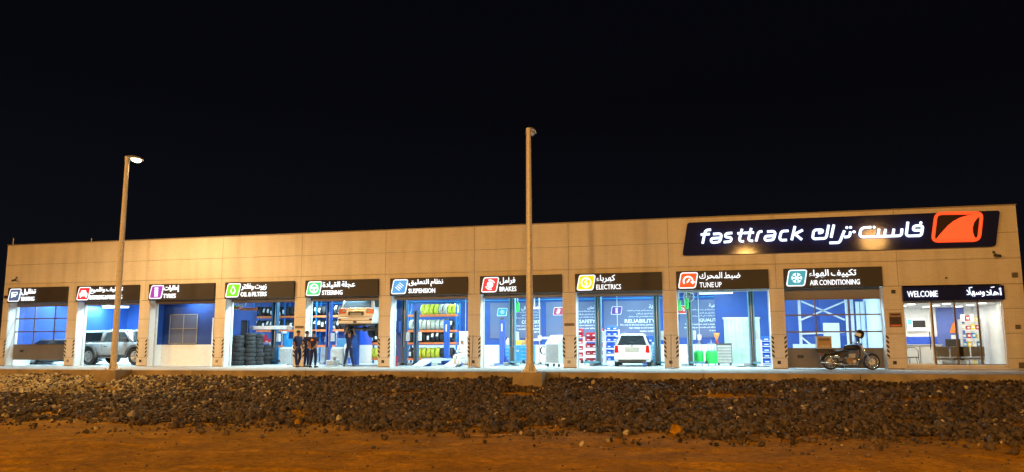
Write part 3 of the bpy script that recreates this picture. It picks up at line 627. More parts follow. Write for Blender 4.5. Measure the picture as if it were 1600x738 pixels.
for i in range(10):                            # guide rails and rolled-up door tracks
    for s in (0, 1):
        x = i*P+(.012 if s == 0 else WO-.012); MB().box(x-.01, x+.01, .5, .6, .005, 3.39).build('guide_rail', 'light_grey', BL)
    if i not in (0, 9):
        MB().box(i*P+.02, i*P+WO-.02, .45, .62, 3.26 if i != 8 else 3.34, 3.48, .01).build('door_header', 'bronze_frame' if i != 8 else 'light_grey', BL)
        MB().box(i*P+.05, i*P+WO-.05, .63, .7, 3.22 if i != 8 else 3.36, 3.48, .01).build('raised_door_edge', 'bronze_frame', BL)
LX0 = XL+.2
MB().box(LX0, LX0+.03, .74, DEP-.04, 1.02, 4.5).build('end_lining', 'blue_wall', BL); MB().box(LX0, LX0+.05, .74, DEP-.04, 0, 1.02).build('dado', 'white_paint', BL)
# small inner room behind the tyres bay
MB().box(8.74, 12., 1.5, 1.6, 1.1, 4.49).build('room_wall', 'blue_wall', BL); MB().box(8.74, 12., 1.48, 1.6, .0, 1.1).build('dado', 'white_paint', BL); MB().box(8.62, 8.73, .73, 3., 1.1, 4.49).build('room_wall', 'blue_wall', BL); MB().box(8.61, 8.74, .73, 1.47, 0, 1.1).build('dado', 'white_paint', BL)
sw = MB(); sw.box(11.9, 12., 1.61, 3.75, 0, 3.0); sw.box(11.9, 12., 4.6, 5.3, 0, 3.0); sw.box(11.9, 12., 3.75, 4.6, 2.45, 3.0); sw.build('room_wall', 'blue_wall', BL)
MB().box(11.78, 11.84, 3.72, 4.63, 0, 2.48).build('doorway_shade', 'black', BL)  # black sheet standing in for the shade inside the doorway
a, b = at(267, 492.6, 1.45), at(306, 536, 1.45)
wn = MB().box(a.x, b.x, 1.455, 1.485, b.z, a.z).build('room_window', 'poster_grey', BL)
for x0, x1 in ((a.x-.04, a.x), ((a.x+b.x)/2-.02, (a.x+b.x)/2+.02), (b.x, b.x+.04)): MB().box(x0, x1, 1.43, 1.485, b.z-.04, a.z+.04).build('window_frame', 'mid_grey', wn)
for z in (a.z, b.z-.04, (a.z+b.z)/2): MB().box(a.x, b.x, 1.435, 1.48, z, z+.04).build('window_bar', 'mid_grey', wn)
q = at(332, 520, 1.3); MB().cyl((q.x, 1.3, .0), (q.x, 1.3, 2.5), .035).build('wall_pipe', 'white_gloss', BL)
# partition between the aircon bay and the office, and behind the tune up bay
MB().box(44.95, 45.08, .74, DEP-.04, 0, 5.8).build('partition', 'white_paint', BL)
# ceiling battens: the lamps of the workshop
def batten(x, y, z, L=1.5, along='x', m='tube_white'):
    t = put('ceiling_batten', None, BL, (x, y, z))
    d = (L/2, .09) if along == 'x' else (.09, L/2)
    MB().box(-d[0], d[0], -d[1], d[1], .0, .07, .01).build('batten_body', 'white_gloss', t)
    d = (L/2-.03, .07) if along == 'x' else (.07, L/2-.03)
    MB().box(-d[0], d[0], -d[1], d[1], -.035, -.002, .01).build('batten_diffuser', m, t)
    l = bpy.data.lights.new('batten_light', 'AREA'); l.shape = 'RECTANGLE'; l.size, l.size_y = (L-.1, .12) if along == 'x' else (.12, L-.1); l.energy = (215 if m == 'tube_white' else 46)*L/1.5; l.color = (.62, .93, 1.)
    lo = bpy.data.objects.new('batten_light', l); COL.objects.link(lo); lo.parent = t; lo.location = (0, 0, -.04)
    for s in (-1, 1):
        e = (s*L*.4, 0) if along == 'x' else (0, s*L*.4); MB().cyl((e[0], e[1], .07), (e[0], e[1], 4.5-z), .008, n=5).build('hanger_wire', 'steel', t)
for i in range(10):
    cx = i*P+WO/2
    batten(cx-(.25 if i == 8 else 0), 1.05, 3.32 if i == 8 else 3.50, m='tube_dim' if i == 2 else 'tube_white')
    if i == 2: continue
    batten(cx, 4.4, 4.1); batten(cx, 7.2, 4.15)
batten(2.6, 5.0, 3.35, 1.8); batten(5.6, 4.6, 3.3, 1.2)
batten(.5, 3., 3.9); batten(-.1+.4, 6.5, 3.6, 1.5, 'y')
# steel bracing behind the aircon door
for (p0, p1) in (((1248, 470), (1248, 560)), ((1322, 468), (1322, 562)), ((1330, 468), (1330, 562))):
    a_, b_ = at(*p0, 4.), at(*p1, 4.); MB().box(a_.x-.06, a_.x+.06, 3.94, 4.06, .0, 4.45).build('steel_column', 'white_gloss', BL)
for (p0, p1) in (((1252, 471), (1320, 500)), ((1320, 471), (1252, 500)), ((1250, 522), (1320, 519)), ((1252, 527), (1275, 545))):
    a_, b_ = at(*p0, 3.9), at(*p1, 3.9); MB().bar(a_, b_, .07, .07).build('cross_brace', 'white_gloss', BL)
a_ = at(1286, 505, 7); b_ = at(1315, 566, 7); MB().box(a_.x, b_.x, 7, 7.08, 0, a_.z, .01).build('inner_door', 'white_paint', BL)
MB().box(a_.x-.1, b_.x+1.7, 7.1, 7.2, 0, 4.49).build('partition', 'blue_wall', BL)
a_ = at(1336, 480, 6.5); b_ = at(1379, 566, 6.5)
for k in range(5):
    xx = a_.x+(b_.x-a_.x)*k/5; MB().box(xx+.02, xx+(b_.x-a_.x)/5-.02, 6.5+.03*(k % 2), 6.53+.03*(k % 2), .3, 3.1, .005).build('wall_sheet', 'white_paint' if k != 2 else 'rack_blue', BL)
# ================================================================== posters on the back wall
YB = DEP-.031
def poster(p0, p1, kind, colr, head, lines, arh, label, icon=True):
    a = at(p0, 473, DEP-.04); b = at(p1, 528.5, DEP-.04); t = thing('wall_poster', label, 'poster', (a.x, DEP, 1.40)); Wp = b.x-a.x; Hp = 2.07
    MB().box(0, Wp, -.045, -.033, 0, Hp).build('board', 'poster_grey', t)
    if icon:
        M('poster_icon_'+kind, colr, .5); ps = para(.42, .98, 1.32, 1.76, .07, .06)
        ic = MB().prism(ps, 'y', -.055, -.046).build('icon_panel', 'poster_icon_'+kind, t); ring_y(ps, .016, -.052).build('icon_frame', 'print_white', ic); glyph(kind, .74, 1.54, .18, -.058).build('icon_symbol', 'print_white', ic)
    lettering('heading_lettering', head, Wp-.08-.155*len(head), Wp-.08, .84, 1.04, -.053, 'print_white', t, .006, .012)
    for k, l in enumerate(lines):
        lettering('body_lettering', l, Wp-.08-.052*len(l), Wp-.08, .66-.17*k, .77-.17*k, -.053, 'print_white', t, .006, .012, split=False).__setitem__('kind', 'stuff')
    lettering('arabic_heading', ar(arh), Wp-.08-.11*len(arh), Wp-.08, 1.62, 1.86, -.053, 'print_white', t, .006, .008)
    for k, s_ in enumerate(('نحن نستخدم أفضل نوعية من الاطارات', 'من أجل الحصول على أفضل', 'السلامة والكفاءة في أداء سيارتك')):
        lettering('arabic_body', ar(s_), Wp-.08-.048*len(s_), Wp-.08, 1.47-.17*k, 1.58-.17*k, -.053, 'print_white', t, .006, .006, res=1, split=False).__setitem__('kind', 'stuff')
poster(766, 846, 'snow', (.01, .25, .6), 'COMFORT', ['We care that any journey you go on,', 'is as cool and comfortable', 'as it can be'], 'راحة البال', 'grey wall poster headed COMFORT behind the brakes bay')
poster(853, 933, 'brakes', (.35, .02, .08), 'SAFETY', ['Nothing is more important to', 'us all than your safety'], 'أمان', 'grey wall poster headed SAFETY seen past the red bins')
poster(943, 1027, 'tyres', (.10, .03, .25), 'RELIABILITY', ['We only fit the best tyres, perfect in', 'high mileage use and extreme', 'weather condition'], 'ثقة', 'grey wall poster headed RELIABILITY above the white hatchback')
poster(1044, 1128, 'tuneup', (.6, .05, .02), 'QUALITY', ['The best tools are used to keep your', 'car running as smooth and efficiently', 'as possible'], 'نوعية', 'grey wall poster headed QUALITY behind the green oil tanks')
# ================================================================== tyres, racks, stacks
def tyre_mesh(mat, r=.32, w=.215):
    pr = [(r*.60, -w*.38), (r*.72, -w*.5), (r*.90, -w*.5), (r*.975, -w*.40), (r, -w*.25), (r*.985, -w*.09), (r*1.0, -w*.06), (r*1., w*.06), (r*.985, w*.09), (r, w*.25), (r*.975, w*.40), (r*.90, w*.5), (r*.72, w*.5), (r*.60, w*.38)]
    return MB().lathe(pr, (0, 0, 0), 'x', 28, True).mesh('tyre', mat)
TY = {k: tyre_mesh(m) for k, m in (('black', 'black_rubber'), ('yellow', 'yellow_wrap'), ('silver', 'silver_wrap'))}
def lab_mesh():
    mb = MB(); r = .328; vs = []
    for k in range(5):
        a = math.radians(-20+k*11)
        for x in (-.07, .07): vs.append((x, -r*math.cos(a), r*math.sin(a)))
    mb.add(vs, [(2*k, 2*k+1, 2*k+3, 2*k+2) for k in range(4)]); return mb.mesh('label', 'tyre_label')
LAB = lab_mesh()
NT = {'black': 'black tyre with white sticker', 'yellow': 'tyre in yellow film', 'silver': 'tyre in silvery film'}
def tyre_at(x, y, z, kind, where, tilt=0.):
    o = put('tyre', TY[kind], None, (x, y, z), (random.uniform(0, .7), random.uniform(-.05, .05)+tilt, random.uniform(-.05, .05)), random.uniform(.95, 1.02), '%s on the %s' % (NT[kind], where), 'tyre', '%s tyres on the %s' % (kind, where))
    if kind == 'black' and random.random() < .75: put('label', LAB, o, rot=(random.uniform(-.9, .1), 0, 0))
    return o
def rack(x0, x1, y, levels, label, H, nup=2):
    t = thing('tyre_rack', label, 'rack', (x0, y, 0)); Wd = x1-x0
    for k in range(nup):
        x = Wd*k/(nup-1)
        for yy in (-.28, .28): MB().box(x-.04, x+.04, yy-.035, yy+.035, 0, H).build('upright', 'rack_blue', t)
        for q in range(int(H/.6)): MB().bar((x, -.27, .15+.6*q), (x, .27, .15+.6*q+.5), .02, .02).build('lacing', 'rack_blue', t)
    for z in levels:
        for yy in (-.3, .3): MB().box(-.03, Wd+.03, yy-.03, yy+.03, z-.12, z, .005).build('beam', 'rack_orange', t)
    return t
def fill(x0, x1, y, z, kinds, where, step=.262):
    x = x0; k = 0
    while x < x1:
        tyre_at(x, y, z+.245+.03, kinds[k % len(kinds)], where); x += step*random.uniform(.97, 1.06); k += 1
# rack behind the suspension bay
ra = X(641, 7)-.05; rb = X(714, 7)+.05
rack(ra, rb, 7., (.3, 1.19, 1.87, 2.75), 'tall tyre rack with orange beams behind the suspension bay', 3.4)
fill(ra+.85, rb-.1, 7., 2.75, ['yellow']*4+['silver']*2+['yellow']*5, 'top shelf behind the suspension bay')
fill(ra+.15, rb-.1, 7., 1.87, ['silver']*8+['black']*4, 'second shelf behind the suspension bay')
fill(ra+.15, rb-.1, 7., 1.19, ['black']*11+['silver'], 'third shelf behind the suspension bay')
fill(ra+.15, rb-.1, 7., .3, ['black', 'black', 'yellow', 'yellow', 'yellow', 'yellow', 'yellow', 'black', 'black', 'black', 'black', 'black'], 'bottom shelf behind the suspension bay')
# rack left of it, seen past the raised car
rc = X(583, 7.); rack(rc-.25, ra-.15, 7.3, (.3, 1.19, 1.87), 'tyre rack standing behind the raised white car', 2.9)
fill(rc-.1, ra-.3, 7.3, .3, ['yellow', 'yellow', 'yellow', 'silver', 'black'], 'bottom shelf behind the raised white car'); fill(rc-.1, ra-.3, 7.3, 1.19, ['black', 'black', 'silver'], 'middle shelf behind the raised white car')
fill(rc-.1, ra-.3, 7.3, 1.87, ['black'], 'top shelf behind the raised white car')
# long rack of the oil and steering bays
r1 = X(398, 8.2); r2 = X(508, 8.2)+1.6
rack(r1, r2, 8.2, (1.05, 1.98, 2.82), 'long tyre rack with blue uprights behind the oil bay', 3.7, 4)
fill(r1+.15, r2-.1, 8.2, 2.82, ['black'], 'upper shelf of the long rack'); fill(r1+.15, r2-.1, 8.2, 1.98, ['black'], 'lower shelf of the long rack')
# loft rack above the inner room
MB().box(11., 12.1, 3.4, 3.48, 3.05, 3.2).build('loft_beam', 'rack_orange', BL); MB().box(11., 12.1, 5.1, 5.18, 3.05, 3.2).build('loft_beam', 'rack_orange', BL)
# stacks of tyres on the floor
ORD = ['bottom', 'second', 'third', 'fourth', 'fifth', 'sixth', 'seventh', 'eighth']
def flat_tyre(x, y, z, where, s, k):
    return put('tyre', TY['black'], None, (x, y, z), (random.uniform(0, 6), math.pi/2+random.uniform(-.015, .015), 0), s, '%s tyre up in the %s' % (ORD[k], where), 'tyre', 'tyres lying in the %s' % where)
for px, y, n_, s, wh in ((371, 1.8, 7, 1.06, 'tall stack at the jamb of the oil bay'), (389, 2.3, 8, 1.0, 'tall middle stack of the oil bay'), (402, 3.0, 8, .98, 'tall stack of the oil bay nearest the lift'), (417, 4.6, 5, .98, 'short stack behind the oil bay lift')):
    z = 0; x = X(px, y)
    for k in range(n_):
        s_ = s*(1.04 if k < 4 else .94)*random.uniform(.98, 1.02); h = .215*s_; flat_tyre(x+random.uniform(-.03, .03), y+random.uniform(-.03, .03), z+h/2+.002, wh, s_, k); z += h*1.0
# ================================================================== lifts
def lift_post(px, y, h, m, label, arms=1, w_=.32, col2='light_grey', toward=1):
    x = X(px, y); t = thing('lift_post', label, 'vehicle lift', (x, y, 0), 0)
    cs = MB(); cs.box(-w_/2, -w_/2+.06, -.15, .15, .02, h).box(w_/2-.06, w_/2, -.15, .15, .02, h).box(-w_/2+.06, w_/2-.06, .09, .15, .02, h); cs.build('column', m, t)
    MB().box(-w_/2-.12, w_/2+.12, -.28, .3, 0, .025, .005).build('base_plate', m, t)
    MB().box(-w_/2-.01, w_/2+.01, -.17, .17, h, h+.06, .01).build('top_cap', m, t)
    ca = MB().box(-w_/2+.07, w_/2-.07, -.17, .08, .12, .95, .01).build('carriage', 'dark_grey', t)
    MB().box(w_/2, w_/2+.16, -.1, .12, 1.25, 1.7, .02).build('control_box', col2, t)
    MB().cyl((0, -.02, .95), (0, -.02, h-.05), .03).build('ram', 'steel', t)
    for s in range(arms):
        a = Vector((0, -.2, .16)); b = a+Vector((toward*.75, (-.55 if s == 0 else .9), 0)); ar_ = MB().bar(a, b, .13, .1).build('arm', m, t); MB().cyl(b+Vector((0, 0, -.04)), b+Vector((0, 0, .1)), .07).build('pad', 'black_rubber', ar_)
    MB().box(-w_/2-.3, -w_/2-.02, -.22, .2, .0, .14, .02).build('foot_cover', 'mid_grey', t)
    return t
lift_post(428, 4.8, 4.3, 'lift_dark', 'dark blue lift post behind the short tyre stack', 2)
lift_post(513, 4.3, 4.2, 'lift_blue', 'blue lift post left of the raised white car', 0, .26)
lift_post(542, 6.2, 2.2, 'lift_blue', 'low blue post behind the reaching mechanic', 0, .3)
lift_post(631, 3.0, 4.2, 'lift_dark', 'dark tall lift post at the left of the suspension bay', 0, .24)
lift_post(650, 3.2, 2.75, 'lift_dark', 'dark short lift post beside the tyre rack ramp', 1, .2)
lift_post(801, 4.6, 4.2, 'lift_teal', 'grey-blue tall lift post in the brakes bay', 2)
lift_post(936, 4.4, 3.75, 'lift_teal', 'grey-blue lift post left of the white hatchback', 2, toward=-1); lift_post(1028, 4.4, 3.75, 'lift_teal', 'grey-blue lift post right of the white hatchback', 1)
lift_post(1079, 4.2, 3.7, 'lift_teal', 'grey-blue lift post beside the green oil tanks', 1, .28); lift_post(1177, 4.2, 3.7, 'lift_teal', 'grey-blue lift post before the plastic strip curtain', 1, .28)
def short_post(px, y, label):
    x = X(px, y); t = thing('aligner_post', label, 'aligner post', (x, y, 0))
    MB().box(-.14, .14, -.12, .12, .05, 2.35, .015).build('column', 'lift_blue', t); MB().box(-.4, .55, -.3, .3, 0, .06, .01).build('base', 'lift_blue', t); MB().box(-.08, .08, -.08, .08, 2.36, 2.46, .01).build('cap', 'dark_grey', t)
    MB().box(-.035, .035, -.126, -.121, 1.75, 2.15).build('sticker', 'print_white', t); MB().prism([(.14, .06), (.45, .06), (.14, .5)], 'y', -.03, .03).build('brace', 'lift_blue', t)
short_post(698, 5.4, 'bright blue post standing on the alignment ramp'); short_post(785, 5.4, 'bright blue post beside the white cabinet in the brakes bay')
# alignment ramp in the suspension bay
t = thing('alignment_ramp', 'pair of grey drive-on ramps at the suspension bay mouth', 'ramp', (X(680, 1.2), 1.2, 0))
for dx in (-.75, .85):
    MB().prism([(-.6, .02), (.9, .32), (4.2, .32), (4.2, .22), (.9, .22), (-.5, .0)], 'x', dx-.28, dx+.28).build('runway', 'light_grey', t)
    for yy in (.95, 3.8): MB().box(dx-.22, dx+.22, yy-.06, yy+.06, 0, .215).build('support', 'lift_blue', t)
    MB().box(dx-.3, dx-.27, .9, 4.2, .325, .38).build('side_rail', 'mid_grey', t)
# white wheel rack arm over the tyre stacks
p0, p1 = at(392, 512.5, 4.1), at(455, 512, 4.1); t = thing('lift_beam', 'long white beam with round ends across the oil bay lift', 'lift beam', (p0.x, 4.1, p0.z))
L_ = p1.x-p0.x; MB().box(0, L_, -.08, .08, -.1, .1, .03).build('beam', 'white_gloss', t)
for x in (.1, L_-.1): MB().cyl((x, -.12, 0), (x, .12, 0), .13, n=14).build('roller', 'steel', t)
MB().box(L_/2-.05, L_/2+.05, .09, .6, -.05, .05).build('bracket', 'steel', t)
# ================================================================== workshop equipment
def cabinet(px, y, W_, H_, D_, body, drawers, label, dm=None, wheels=True, cat='tool cabinet', top=None, rz=0):
    x = X(px, y); t = thing('tool_cabinet', label, cat, (x, y, 0), rz); z0 = .1 if wheels else 0
    MB().box(-W_/2, W_/2, -D_/2, D_/2, z0, H_, .012).build('body', body, t)
    n_ = drawers; hh = (H_-z0-.08)/max(1, n_)
    for k in range(n_):
        d = MB().box(-W_/2+.03, W_/2-.03, -D_/2-.02, -D_/2-.001, z0+.04+k*hh, z0+.04+k*hh+hh*.82, .005).build('drawer', dm or body, t); MB().box(-W_*.35, W_*.35, -D_/2-.04, -D_/2-.021, z0+.04+k*hh+hh*.62, z0+.04+k*hh+hh*.74).build('handle', 'light_grey', d)
    if wheels:
        for sx in (-1, 1):
            for sy in (-1, 1): MB().cyl((sx*(W_/2-.08), sy*(D_/2-.07)-.02, .05), (sx*(W_/2-.08), sy*(D_/2-.07)+.02, .05), .05, n=10).build('castor', 'black_rubber', t)
    if top: MB().box(-W_/2-.01, W_/2+.01, -D_/2-.01, D_/2+.01, H_+.001, H_+.03, .006).build('worktop', top, t)
    return t
cabinet(791, 7.4, .75, 1.0, .5, 'cyan_blue', 4, 'bright blue drawer cabinet left of the brakes bay lift post', top='light_grey')
cabinet(813, 7.4, .7, 1.0, .5, 'cyan_blue', 1, 'bright blue door cabinet right of the brakes bay lift post', top='light_grey'); cabinet(824, 7.2, .85, 1.0, .5, 'cyan_blue', 4, 'bright blue drawer cabinet by the lamp pole', top='light_grey')
cabinet(768, 6.4, .85, .98, .6, 'white_gloss', 0, 'plain white cabinet at the left of the brakes bay', wheels=False, cat='cabinet')
cabinet(850, 6.8, .6, 1.0, .5, 'white_gloss', 0, 'tall white parts washer behind the wheel balancer trolley', cat='cabinet'); cabinet(866, 7.6, .6, 1.02, .45, 'white_gloss', 2, 'white two-drawer cabinet at the back of the brakes bay', cat='cabinet')
cabinet(1132, 5.0, .72, 1.05, .5, 'dark_grey', 6, 'grey roller tool chest between the green tanks and the curtain', 'light_grey', top='dark_grey')
cabinet(1024, 6.4, .5, 1.05, .5, 'cyan_blue', 6, 'light blue drawer tower beside the white hatchback', wheels=False); cabinet(1013, 7.6, .6, 1.5, .4, 'lift_blue', 2, 'dark blue tall locker behind the white hatchback', wheels=False, cat='locker')
for px, z, m, h_, lb in ((794, 1.03, 'silver_wrap', .4, 'grey bottle on the blue cabinet'), (807, 1.03, 'yellow', .38, 'yellow oil jug on the blue cabinet'), (812, 1.03, 'yellow', .28, 'short yellow jug on the blue cabinet'), (819, 1.03, 'cardboard', .3, 'brown jug among the bottles on the blue cabinet'), (824, 1.03, 'orange', .46, 'tall orange oil jug on the blue cabinet'), (829, 1.03, 'orange', .3, 'short orange jug on the blue cabinet')):
    y = 7.3; x = X(px, y); t = thing('oil_jug', lb, 'jug', (x, y, z)); MB().lathe([(.0, 0), (.13, 0), (.14, .03), (.14, h_*.55), (.06, h_*.82), (.045, h_*.84), (.045, h_), (0, h_)], (0, 0, 0), 'z', 14).build('jug_body', m, t); MB().cyl((0, 0, h_-.02), (0, 0, h_+.03), .05, n=10).build('cap', 'dark_grey', t); MB().tube([(.1, 0, h_*.6), (.17, 0, h_*.6), (.15, 0, h_*.85), (.05, 0, h_*.88)], .018, 6).build('handle', m, t)
t = thing('funnel', 'orange funnel standing on the grey roller tool chest', 'funnel', (X(1121, 5.), 5., 1.082)); MB().lathe([(.03, 0), (.03, .16), (.14, .5), (.15, .5), (.04, .15), (.04, 0)], (0, 0, 0), 'z', 14, True).build('cone', 'orange', t); MB().cyl((0, 0, 0), (0, 0, .12), .09, .06).build('pot', 'bin_red', t)
# leaning grey console (aligner screen) at the right of the brakes bay
t = thing('aligner_console', 'tall silver console on castors leaning back at the brakes bay jamb', 'console', (X(869, 2.0), 2.0, 0), math.radians(-28))
MB().prism([(-.3, .14), (.32, .14), (.32, 1.5), (.12, 1.5), (-.3, 1.1)], 'x', -.42, .42).build('housing', 'light_grey', t)
MB().add([(-.36, -.305, .2), (.36, -.305, .2), (.36, -.305, 1.05), (-.36, -.305, 1.05)], [(0, 1, 2, 3)]).build('front_door', 'mid_grey', t); MB().add([(-.36, -.29, 1.12), (.36, -.29, 1.12), (.36, .08, 1.475), (-.36, .08, 1.475)], [(0, 1, 2, 3)]).build('desk_panel', 'white_gloss', t)
for sx in (-.34, .34):
    for sy in (-.22, .25): MB().cyl((sx-.02, sy, .07), (sx+.02, sy, .07), .07, n=12).build('castor', 'black_rubber', t)
t = thing('drain_trolley', 'slim wheeled trolley with twin trays and coiled hose in the brakes bay', 'trolley', (X(843, 3.6), 3.6, 0))
MB().cyl((0, 0, .08), (0, 0, 1.25), .025).build('mast', 'steel', t); MB().box(-.4, .4, -.25, .25, .05, .09, .01).build('base', 'dark_grey', t)
for k, (dx, z) in enumerate(((-.15, 1.25), (.35, 1.33))): MB().prism([(dx-.32, z+.1), (dx+.32, z+.1), (dx+.2, z-.02), (dx-.2, z-.02)], 'y', -.2, .2).build('tray', 'light_grey', t)
MB().tube([(.2+.16*math.cos(a*.7), -.1+.01*a, .75+.2*math.sin(a*.7)) for a in range(26)], .018, 6).build('hose', 'black', t)
MB().cyl((.3, 0, .09), (.3, 0, 1.05), .018).build('second_mast', 'steel', t)
for dx in (-.35, .35): MB().cyl((dx, -.2, .04), (dx, -.16, .04), .04, n=10).build('castor', 'black_rubber', t)
# bin shelves
def bin_shelf(px0, px1, y, levels, m, label, frame='white_gloss', per=None, top_stack=0, group=''):
    x0, x1 = X(px0, y), X(px1, y); Wd = x1-x0; t = thing('bin_shelf', label, 'shelf', (x0, y, 0)); H_ = levels[-1]+.04
    for x in (0, Wd):
        for yy in (-.2, .2): MB().box(x-.025, x+.025, yy-.02, yy+.02, 0, H_).build('post', frame, t)
    for z in levels: MB().box(.026, Wd-.026, -.22, .22, z-.03, z).build('shelf_board', frame, t)
    bw = .30; n_ = max(1, int((Wd-.06)/bw)); bw = (Wd-.06)/n_
    zz = [(z, 1) for z in levels[:-1]]+[(levels[-1], max(1, top_stack))]
    for li, (z, st) in enumerate(zz):
        for s in range(st):
            for k in range(n_):
                if s == st-1 and st > 1 and random.random() < .35: continue
                b = thing('parts_bin', '%s bin, %s row up, %s' % ('red' if m == 'bin_red' else 'blue', ORD[li+s], label), 'parts bin', (x0+.03+(k+.5)*bw, y, z+.002+s*.235), 0, group)
                h_ = .22; w2 = bw/2-.015
                MB().prism([(-.19, 0), (.18, 0), (.18, h_), (-.05, h_), (-.2, h_*.55)], 'x', -w2, w2).build('bin_body', m, b); MB().box(-w2*.5, w2*.5, -.206, -.198, .05, .1).build('bin_label', 'print_white', b)
bin_shelf(903, 913, 5.2, (.12, .42, .75, 1.08, 1.4), 'bin_red', 'narrow shelf at the electrics bay jamb', top_stack=2, group='red parts bins of the electrics bay')
bin_shelf(915, 944, 5.9, (.12, .5, .87, 1.2), 'bin_red', 'white shelf behind the left electrics lift post', top_stack=3, group='red parts bins of the electrics bay')
bin_shelf(947, 968, 6.4, (.2, .55, .85, 1.2, 1.5, 1.78), 'bin_blue', 'tall shelf left of the white hatchback', top_stack=1, group='blue parts bins beside the white hatchback')
bin_shelf(1190, 1206, 3.2, (.15, .42, .68, .94, 1.18), 'bin_blue', 'low shelf at the tune up bay jamb', top_stack=1, group='blue parts bins of the tune up bay')
bin_shelf(404, 424, 6.4, (.5, .85, 1.2), 'bin_red', 'shelf behind the stacked tyres', top_stack=2, group='red parts bins behind the stacked tyres')
# green oil tanks
for px, y, lb in ((1092, 4.6, 'round green oil tank beside the lift post, smaller of the pair'), (1112, 4.6, 'wide green oil drain tank next to the tool chest')):
    t = thing('oil_tank', lb, 'oil tank', (X(px, y), y, 0)); r = .24 if px < 1100 else .29
    MB().lathe([(0, .1), (r*.9, .1), (r, .15), (r, .62), (r*.85, .72), (0, .74)], (0, 0, 0), 'z', 20).build('tank', 'green', t)
    for sx in (-.15, .15): MB().cyl((sx-.02, -.1, .05), (sx+.02, -.1, .05), .05, n=10).build('castor', 'black_rubber', t)
    MB().tube([(-r*.5, .1, .72), (-r*.6, .1, 1.05), (0, .1, 1.1), (r*.6, .1, 1.05), (r*.5, .1, .72)], .018, 6).build('handle', 'steel', t); MB().cyl((0, 0, .74), (0, 0, 1.25), .02).build('pipe', 'steel', t); MB().tube([(0, 0, 1.2), (r*.6, -.1, 1.3), (r*.9, -.1, 1.0)], .012, 6).build('hose', 'black', t)
# plastic strip curtain in the back of the tune up bay
y = 6.6; x0, x1 = X(1133, y), X(1189, y)
MB().box(X(1120, y), x0-.02, y, y+.1, 1.02, 4.49).build('room_wall', 'blue_wall', BL); MB().box(X(1120, y), x0-.02, y-.02, y+.1, 0, 1.02).build('dado', 'white_paint', BL)
MB().box(x0-.02, X(1240, y), y, y+.1, 2.35, 4.49).build('room_wall', 'blue_wall', BL); MB().box(x1+.02, X(1240, y), y, y+.1, 0, 2.35).build('room_wall', 'blue_wall', BL)
t = thing('strip_curtain', 'pale green plastic strip curtain hung across the inner doorway', 'curtain', (x0, y, 0)); MB().box(-.05, x1-x0+.05, -.08, -.02, 2.3, 2.4, .01).build('curtain_rail', 'light_grey', t)
ns = 9; sw_ = (x1-x0)/ns
for k in range(ns):
    MB().prism([(k*sw_+.005, -.045-.02*(k % 2)), (k*sw_+sw_*.5, -.06-.02*(k % 2)), (k*sw_+sw_*1.06, -.045-.02*(k % 2)), (k*sw_+sw_*.5, -.055-.02*(k % 2))], 'z', .05, 2.3).build('strip', 'strip_pvc', t)
# hose reels hanging under the ceiling
for px, py, y, lb in ((809, 480, 3.2, 'green hanging hose bottle in the brakes bay'), (1061, 477, 3., 'green hanging hose bottle in the tune up bay'), (1073, 475, 3.4, 'second green hose bottle beside the round reel'), (367, 484, 4, 'small green hose bottle over the stacked tyres')):
    p = at(px, py, y); t = thing('hanging_bottle', lb, 'hose bottle', (p.x, y, p.z-.25)); MB().lathe([(0, 0), (.09, .01), (.1, .05), (.1, .42), (.05, .5), (0, .52)], (0, 0, 0), 'z', 14).build('bottle', 'green', t)
    MB().cyl((0, 0, .5), (0, 0, 4.5-(p.z-.25)), .022).build('hanger', 'white_gloss', t); MB().tube([(0, 0, .0), (.02, 0, -.2), (-.02, 0, -.4), (0, 0, -.5)], .012, 6).build('hose', 'black', t)
for px, py, y, lb in ((1076, 464, 3.6, 'pale round hose reel under the tune up bay ceiling'), (378, 473, 4.2, 'pale round hose reel over the stacked tyres'), (838, 472, 3.4, 'white twin air line drop behind the lamp pole')):
    p = at(px, py, y); t = thing('hose_reel', lb, 'hose reel', (p.x, y, p.z))
    if px != 838:
        MB().tube([(.24*math.cos(2*math.pi*k/16), 0, .24*math.sin(2*math.pi*k/16)) for k in range(16)], .035, 6, True).build('coil', 'light_grey', t); MB().cyl((0, -.05, 0), (0, .05, 0), .08, n=12).build('hub', 'mid_grey', t)
        for k in range(3): MB().bar((.22*math.cos(k*1.05), 0, .22*math.sin(k*1.05)), (-.22*math.cos(k*1.05), 0, -.22*math.sin(k*1.05)), .03, .03).build('spoke', 'light_grey', t)
        MB().cyl((0, .0, .24), (0, .0, 4.5-p.z), .02).build('hanger', 'white_gloss', t)
    else:
        for dx in (-.1, .15): MB().box(dx-.03, dx+.03, -.03, .03, -.25, 4.5-p.z).build('drop_pipe', 'white_gloss', t)
        MB().box(-.15, .2, -.05, .05, -.35, -.25, .01).build('manifold', 'white_gloss', t)
# tyre changers and machines of the oil and steering bays
def tyre_changer(px, y, label, m='cyan_blue', rz=0):
    t = thing('tyre_changer', label, 'tyre changer', (X(px, y), y, 0), rz)
    MB().box(-.35, .35, -.4, .4, 0, .75, .04).build('cabinet', m, t); MB().cyl((0, -.1, .75), (0, -.1, .88), .14, n=14).build('spindle', 'steel', t); MB().cyl((0, -.1, .88), (0, -.1, .93), .36, n=18).build('turntable', 'light_grey', t)
    MB().box(-.09, .09, .3, .48, .7, 1.85, .02).build('mast', m, t); MB().box(-.06, .06, -.15, .45, 1.72, 1.85, .02).build('swing_arm', 'light_grey', t); MB().cyl((0, -.1, 1.0), (0, -.1, 1.8), .03).build('mount_bar', 'steel', t)
    MB().bar((.36, -.3, .35), (.62, -.1, .62), .06, .1).build('bead_arm', 'light_grey', t); MB().box(-.4, .3, -.52, -.42, .02, .1, .02).build('pedal', 'black', t)
